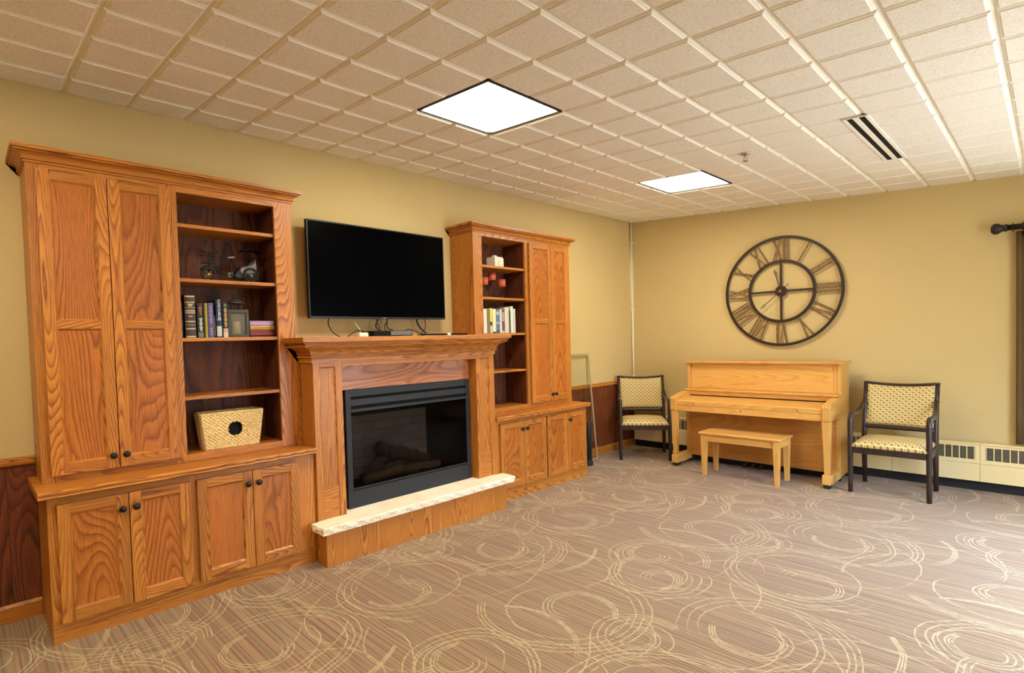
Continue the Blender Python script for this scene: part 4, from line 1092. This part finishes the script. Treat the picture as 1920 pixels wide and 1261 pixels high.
WID = {'I': .038, 'V': .086, 'X': .092}
for h, s_ in NUM.items():
    a = h * PI / 6; up = Vector((math.sin(a), math.cos(a))); rt = Vector((math.cos(a), -math.sin(a)))
    tot = sum(WID[c] for c in s_); x = -tot / 2; m = MB()
    lo, hi = .328, .551
    for i, c in enumerate(s_):
        w_ = WID[c]; cx2 = x + w_ / 2
        if c == 'I': bar(m, rt * cx2 + up * lo, rt * cx2 + up * hi, .0165)
        elif c == 'V':
            bar(m, rt * (cx2 + .004) + up * lo, rt * (x + .012) + up * hi, .0165); bar(m, rt * (cx2 - .002) + up * lo, rt * (x + w_ - .010) + up * hi, .0115, d=.0005)
        else:
            bar(m, rt * (x + w_ - .012) + up * lo, rt * (x + .012) + up * hi, .0165); bar(m, rt * (x + .012) + up * lo, rt * (x + w_ - .012) + up * hi, .0115, d=.0005)
        x += w_
    m.build('numeral', iron_gold, t)
def hand(name, ang, L, tail, wd):
    u = Vector((math.sin(ang), math.cos(ang))); nn = Vector((u.y, -u.x)); m = MB()
    bar(m, -u * tail, u * (L * .74), wd, .0012, d=-.022)
    for s_ in (-1, 1):
        bar(m, u * (L * .74), u * (L * .82) + nn * s_ * .012, wd * .8, .0012, d=-.022); bar(m, u * (L * .82) + nn * s_ * .012, u * (L * .9), wd * .8, .0012, d=-.022)
    bar(m, u * (L * .9), u * L, wd, .0012, d=-.022)
    m.build(name, iron, t)
hand('hour_hand', -math.radians(14), .235, .02, .009); hand('minute_hand', math.radians(228.5), .270, .11, .007)
MB().lathe([(.012, -.028), (.014, -.020), (.014, -.012)], (cx_, cy_, czc), 'x', 14).build('hand_boss', brass, t)
for a in (0, 2.1, 4.2): MB().tube([P(.56, a, .008), P(.56, a, .0335)], .006, 8).build('wall_stud', iron, t)

# ------------------------------------------------------------------ heater covers along the piano wall
GH = 'cream heater covers along the piano wall'
seams = [-.06, -.31, -.92, -1.53, -2.14, -2.75, -3.36, -3.97, -4.58]
lab = ['short cream heater cover in the corner behind the left armchair', 'cream heater cover behind the left armchair', 'cream heater cover at the left end of the piano', 'cream heater cover hidden behind the middle of the piano',
       'cream heater cover behind the right end of the piano', 'cream heater cover behind the right armchair', 'cream heater cover right of the right armchair', 'cream heater cover below the window']
for k in range(8):
    a, b = seams[k + 1] + .0012, seams[k] - .0012
    t = thing('heater_cover', lab[k], 'heater', (-.05, (a + b) / 2, .09), group=GH)
    m = MB()
    # body: back box plus a front skin with slot openings
    m.box(-.080, -.031, a, b, .0905, .398); m.prism([(-.031, .398), (-.092, .398), (-.100, .406), (-.092, .414), (-.031, .414)], 'y', a, b)
    m.box(-.092, -.0835, a, b, .0905, .240); m.box(-.094, -.0835, a, b, .2425, .275); m.box(-.092, -.0835, a, b, .382, .398)
    L = b - a; ns = max(1, int((L - .06) / .0487)); m0 = a + (L - ns * .0487) / 2
    m.box(-.092, -.0835, a, m0, .275, .382); m.box(-.092, -.0835, b - (m0 - a), b, .275, .382)
    for q in range(ns + 1): m.box(-.092, -.0835, max(a, m0 + q * .0487 - .0035), min(b, m0 + q * .0487 + .0035), .2755, .3815)
    m.build('body', cream_m, t)
    m = MB().box(-.0830, -.0805, m0, b - (m0 - a), .275, .382)
    for q in range(9): m.prism([(-.0892, .280 + q * .0115), (-.0832, .2855 + q * .0115), (-.0832, .2865 + q * .0115), (-.0892, .281 + q * .0115)], 'y', m0 + .002, b - (m0 - a) - .002)
    m.build('grille', plain('grille_grey', srgb(112, 104, 84), .5, .3), t)

# ------------------------------------------------------------------ curtain and rod at the right
t = thing('curtain_rod', 'dark bronze curtain rod with a turned end knob at the right edge', 'curtain rod', (-.1, -4.8, 2.2))
rz_, rx_ = 2.199, -.105
rodm = plain('rod_bronze', srgb(52, 44, 38), .45, .5, var=.15)
MB().tube([(rx_, -3.50, rz_), (rx_, -4.93, rz_)], .023, 16).build('rod', rodm, t)
MB().lathe([(0, 0), (.026, -.004), (.038, -.014), (.044, -.024), (.046, -.034), (.042, -.040), (.044, -.046), (.040, -.054), (.030, -.066), (.027, -.078), (.027, -.088), (.031, -.092), (.031, -.100), (.024, -.104)],
           (rx_, -3.422, rz_), 'y', 24).build('finial', rodm, t)
for yy in (-3.64, -4.90):
    m = MB().box(-.104, -.0015, yy - .012, yy + .012, rz_ - .07, rz_ - .045).box(-.012, -.0015, yy - .022, yy + .022, rz_ - .11, rz_ + .03)
    m.lathe([(.032, -.016), (.034, 0), (.032, .016)], (rx_, yy, rz_), 'y', 18); m.box(-.116, -.094, yy - .012, yy + .012, rz_ - .07, rz_ - .02)
    m.build('bracket', rodm, t)
curt = NT('curtain_cloth'); nz = curt.noise(curt.vec('MULTIPLY', curt.obj(), (200, 200, 60)), 1, 2, .6)
curt.set(Base_Color=curt.ramp(nz, [(.3, srgb(84, 64, 34)), (.7, srgb(108, 84, 46))]), Roughness=.85); curt = curt.m
for nm, (a, b), l in (('curtain', (-3.93, -3.578), 'tan curtain hanging left of the window at the right edge'), ('curtain', (-4.92, -4.71), 'tan curtain hanging at the far side of the window')):
    t = thing(nm, l, 'curtain', (-.06, (a + b) / 2, .43), group='curtains on the bronze rod')
    def fn(u, v, a=a, b=b): return (-.062 + .020 * math.sin(u * 5 * 2 * PI) * (.7 + .3 * v), a + (b - a) * u, .432 + v * (2.165 - .432))
    m = MB().grid(fn, 80, 8); o = m.build('cloth', curt, t)
    sd = o.modifiers.new('thick', 'SOLIDIFY'); sd.thickness = .003
    for k in range(6):
        yy = a + .03 + (b - a - .06) * k / 5
        if abs(yy + 3.64) < .035 or abs(yy + 4.90) < .035: yy += .05
        MB().tube([(rx_ + .031 * math.cos(q), yy, rz_ + .031 * math.sin(q)) for q in [2 * PI * i / 18 for i in range(19)]], .004, 6).build('ring', rodm, t)

# ------------------------------------------------------------------ by the right cabinet
fx = [Vector((-1.010, -.118, .002)), Vector((-1.020, -.026, 1.203)), Vector((-1.56, -.026, 1.203)), Vector((-1.55, -.118, .002))]
t = thing('clear_panel', 'clear panel in a thin grey frame leaning on the wall by the right cabinet', 'panel', (-1.28, -.11, 0))
m = MB()
for a, b in ((0, 1), (1, 2), (2, 3), (3, 0)):
    p, q = fx[a], fx[b]; d = (q - p).normalized()
    nrm = Vector((0, -1, -.076)).normalized(); sd = d.cross(nrm).normalized()
    for o in (0,):
        vs = [p - d * .006 + sd * s1 * .009 + nrm * s2 * .006 for s2 in (-1, 1) for s1 in (-1, 1)] + [q + d * .006 + sd * s1 * .009 + nrm * s2 * .006 for s2 in (-1, 1) for s1 in (-1, 1)]
        m.add([tuple(v + Vector((0, 0, .006))) for v in vs], [(0, 1, 3, 2), (4, 6, 7, 5), (0, 4, 5, 1), (1, 5, 7, 3), (3, 7, 6, 2), (2, 6, 4, 0)])
m.build('frame', plain('frame_grey', srgb(196, 182, 140), .35, .4), t)
m = MB(); e = Vector((0, -.0015, 0)); zz = Vector((0, 0, .006))
m.add([tuple(v + e + zz) for v in fx] + [tuple(v - e + zz) for v in fx], [(0, 1, 2, 3), (7, 6, 5, 4), (0, 4, 5, 1), (1, 5, 6, 2), (2, 6, 7, 3), (3, 7, 4, 0)])
m.build('pane', pane_m, t)
t = thing('upright_tube', 'slim black upright tube with a wider foot beside the right cabinet', 'tube', (-1.335, -.235, 0))
MB().lathe([(.044, 0), (.046, .01), (.046, .045), (.038, .052), (.036, .06)], (-1.335, -.235, 0)).build('foot', rubber, t)
MB().lathe([(.036, .0605), (.034, .40), (.033, .465), (.028, .478), (0, .482)], (-1.335, -.235, 0)).build('tube', blackm, t)

bpy.context.view_layer.update()
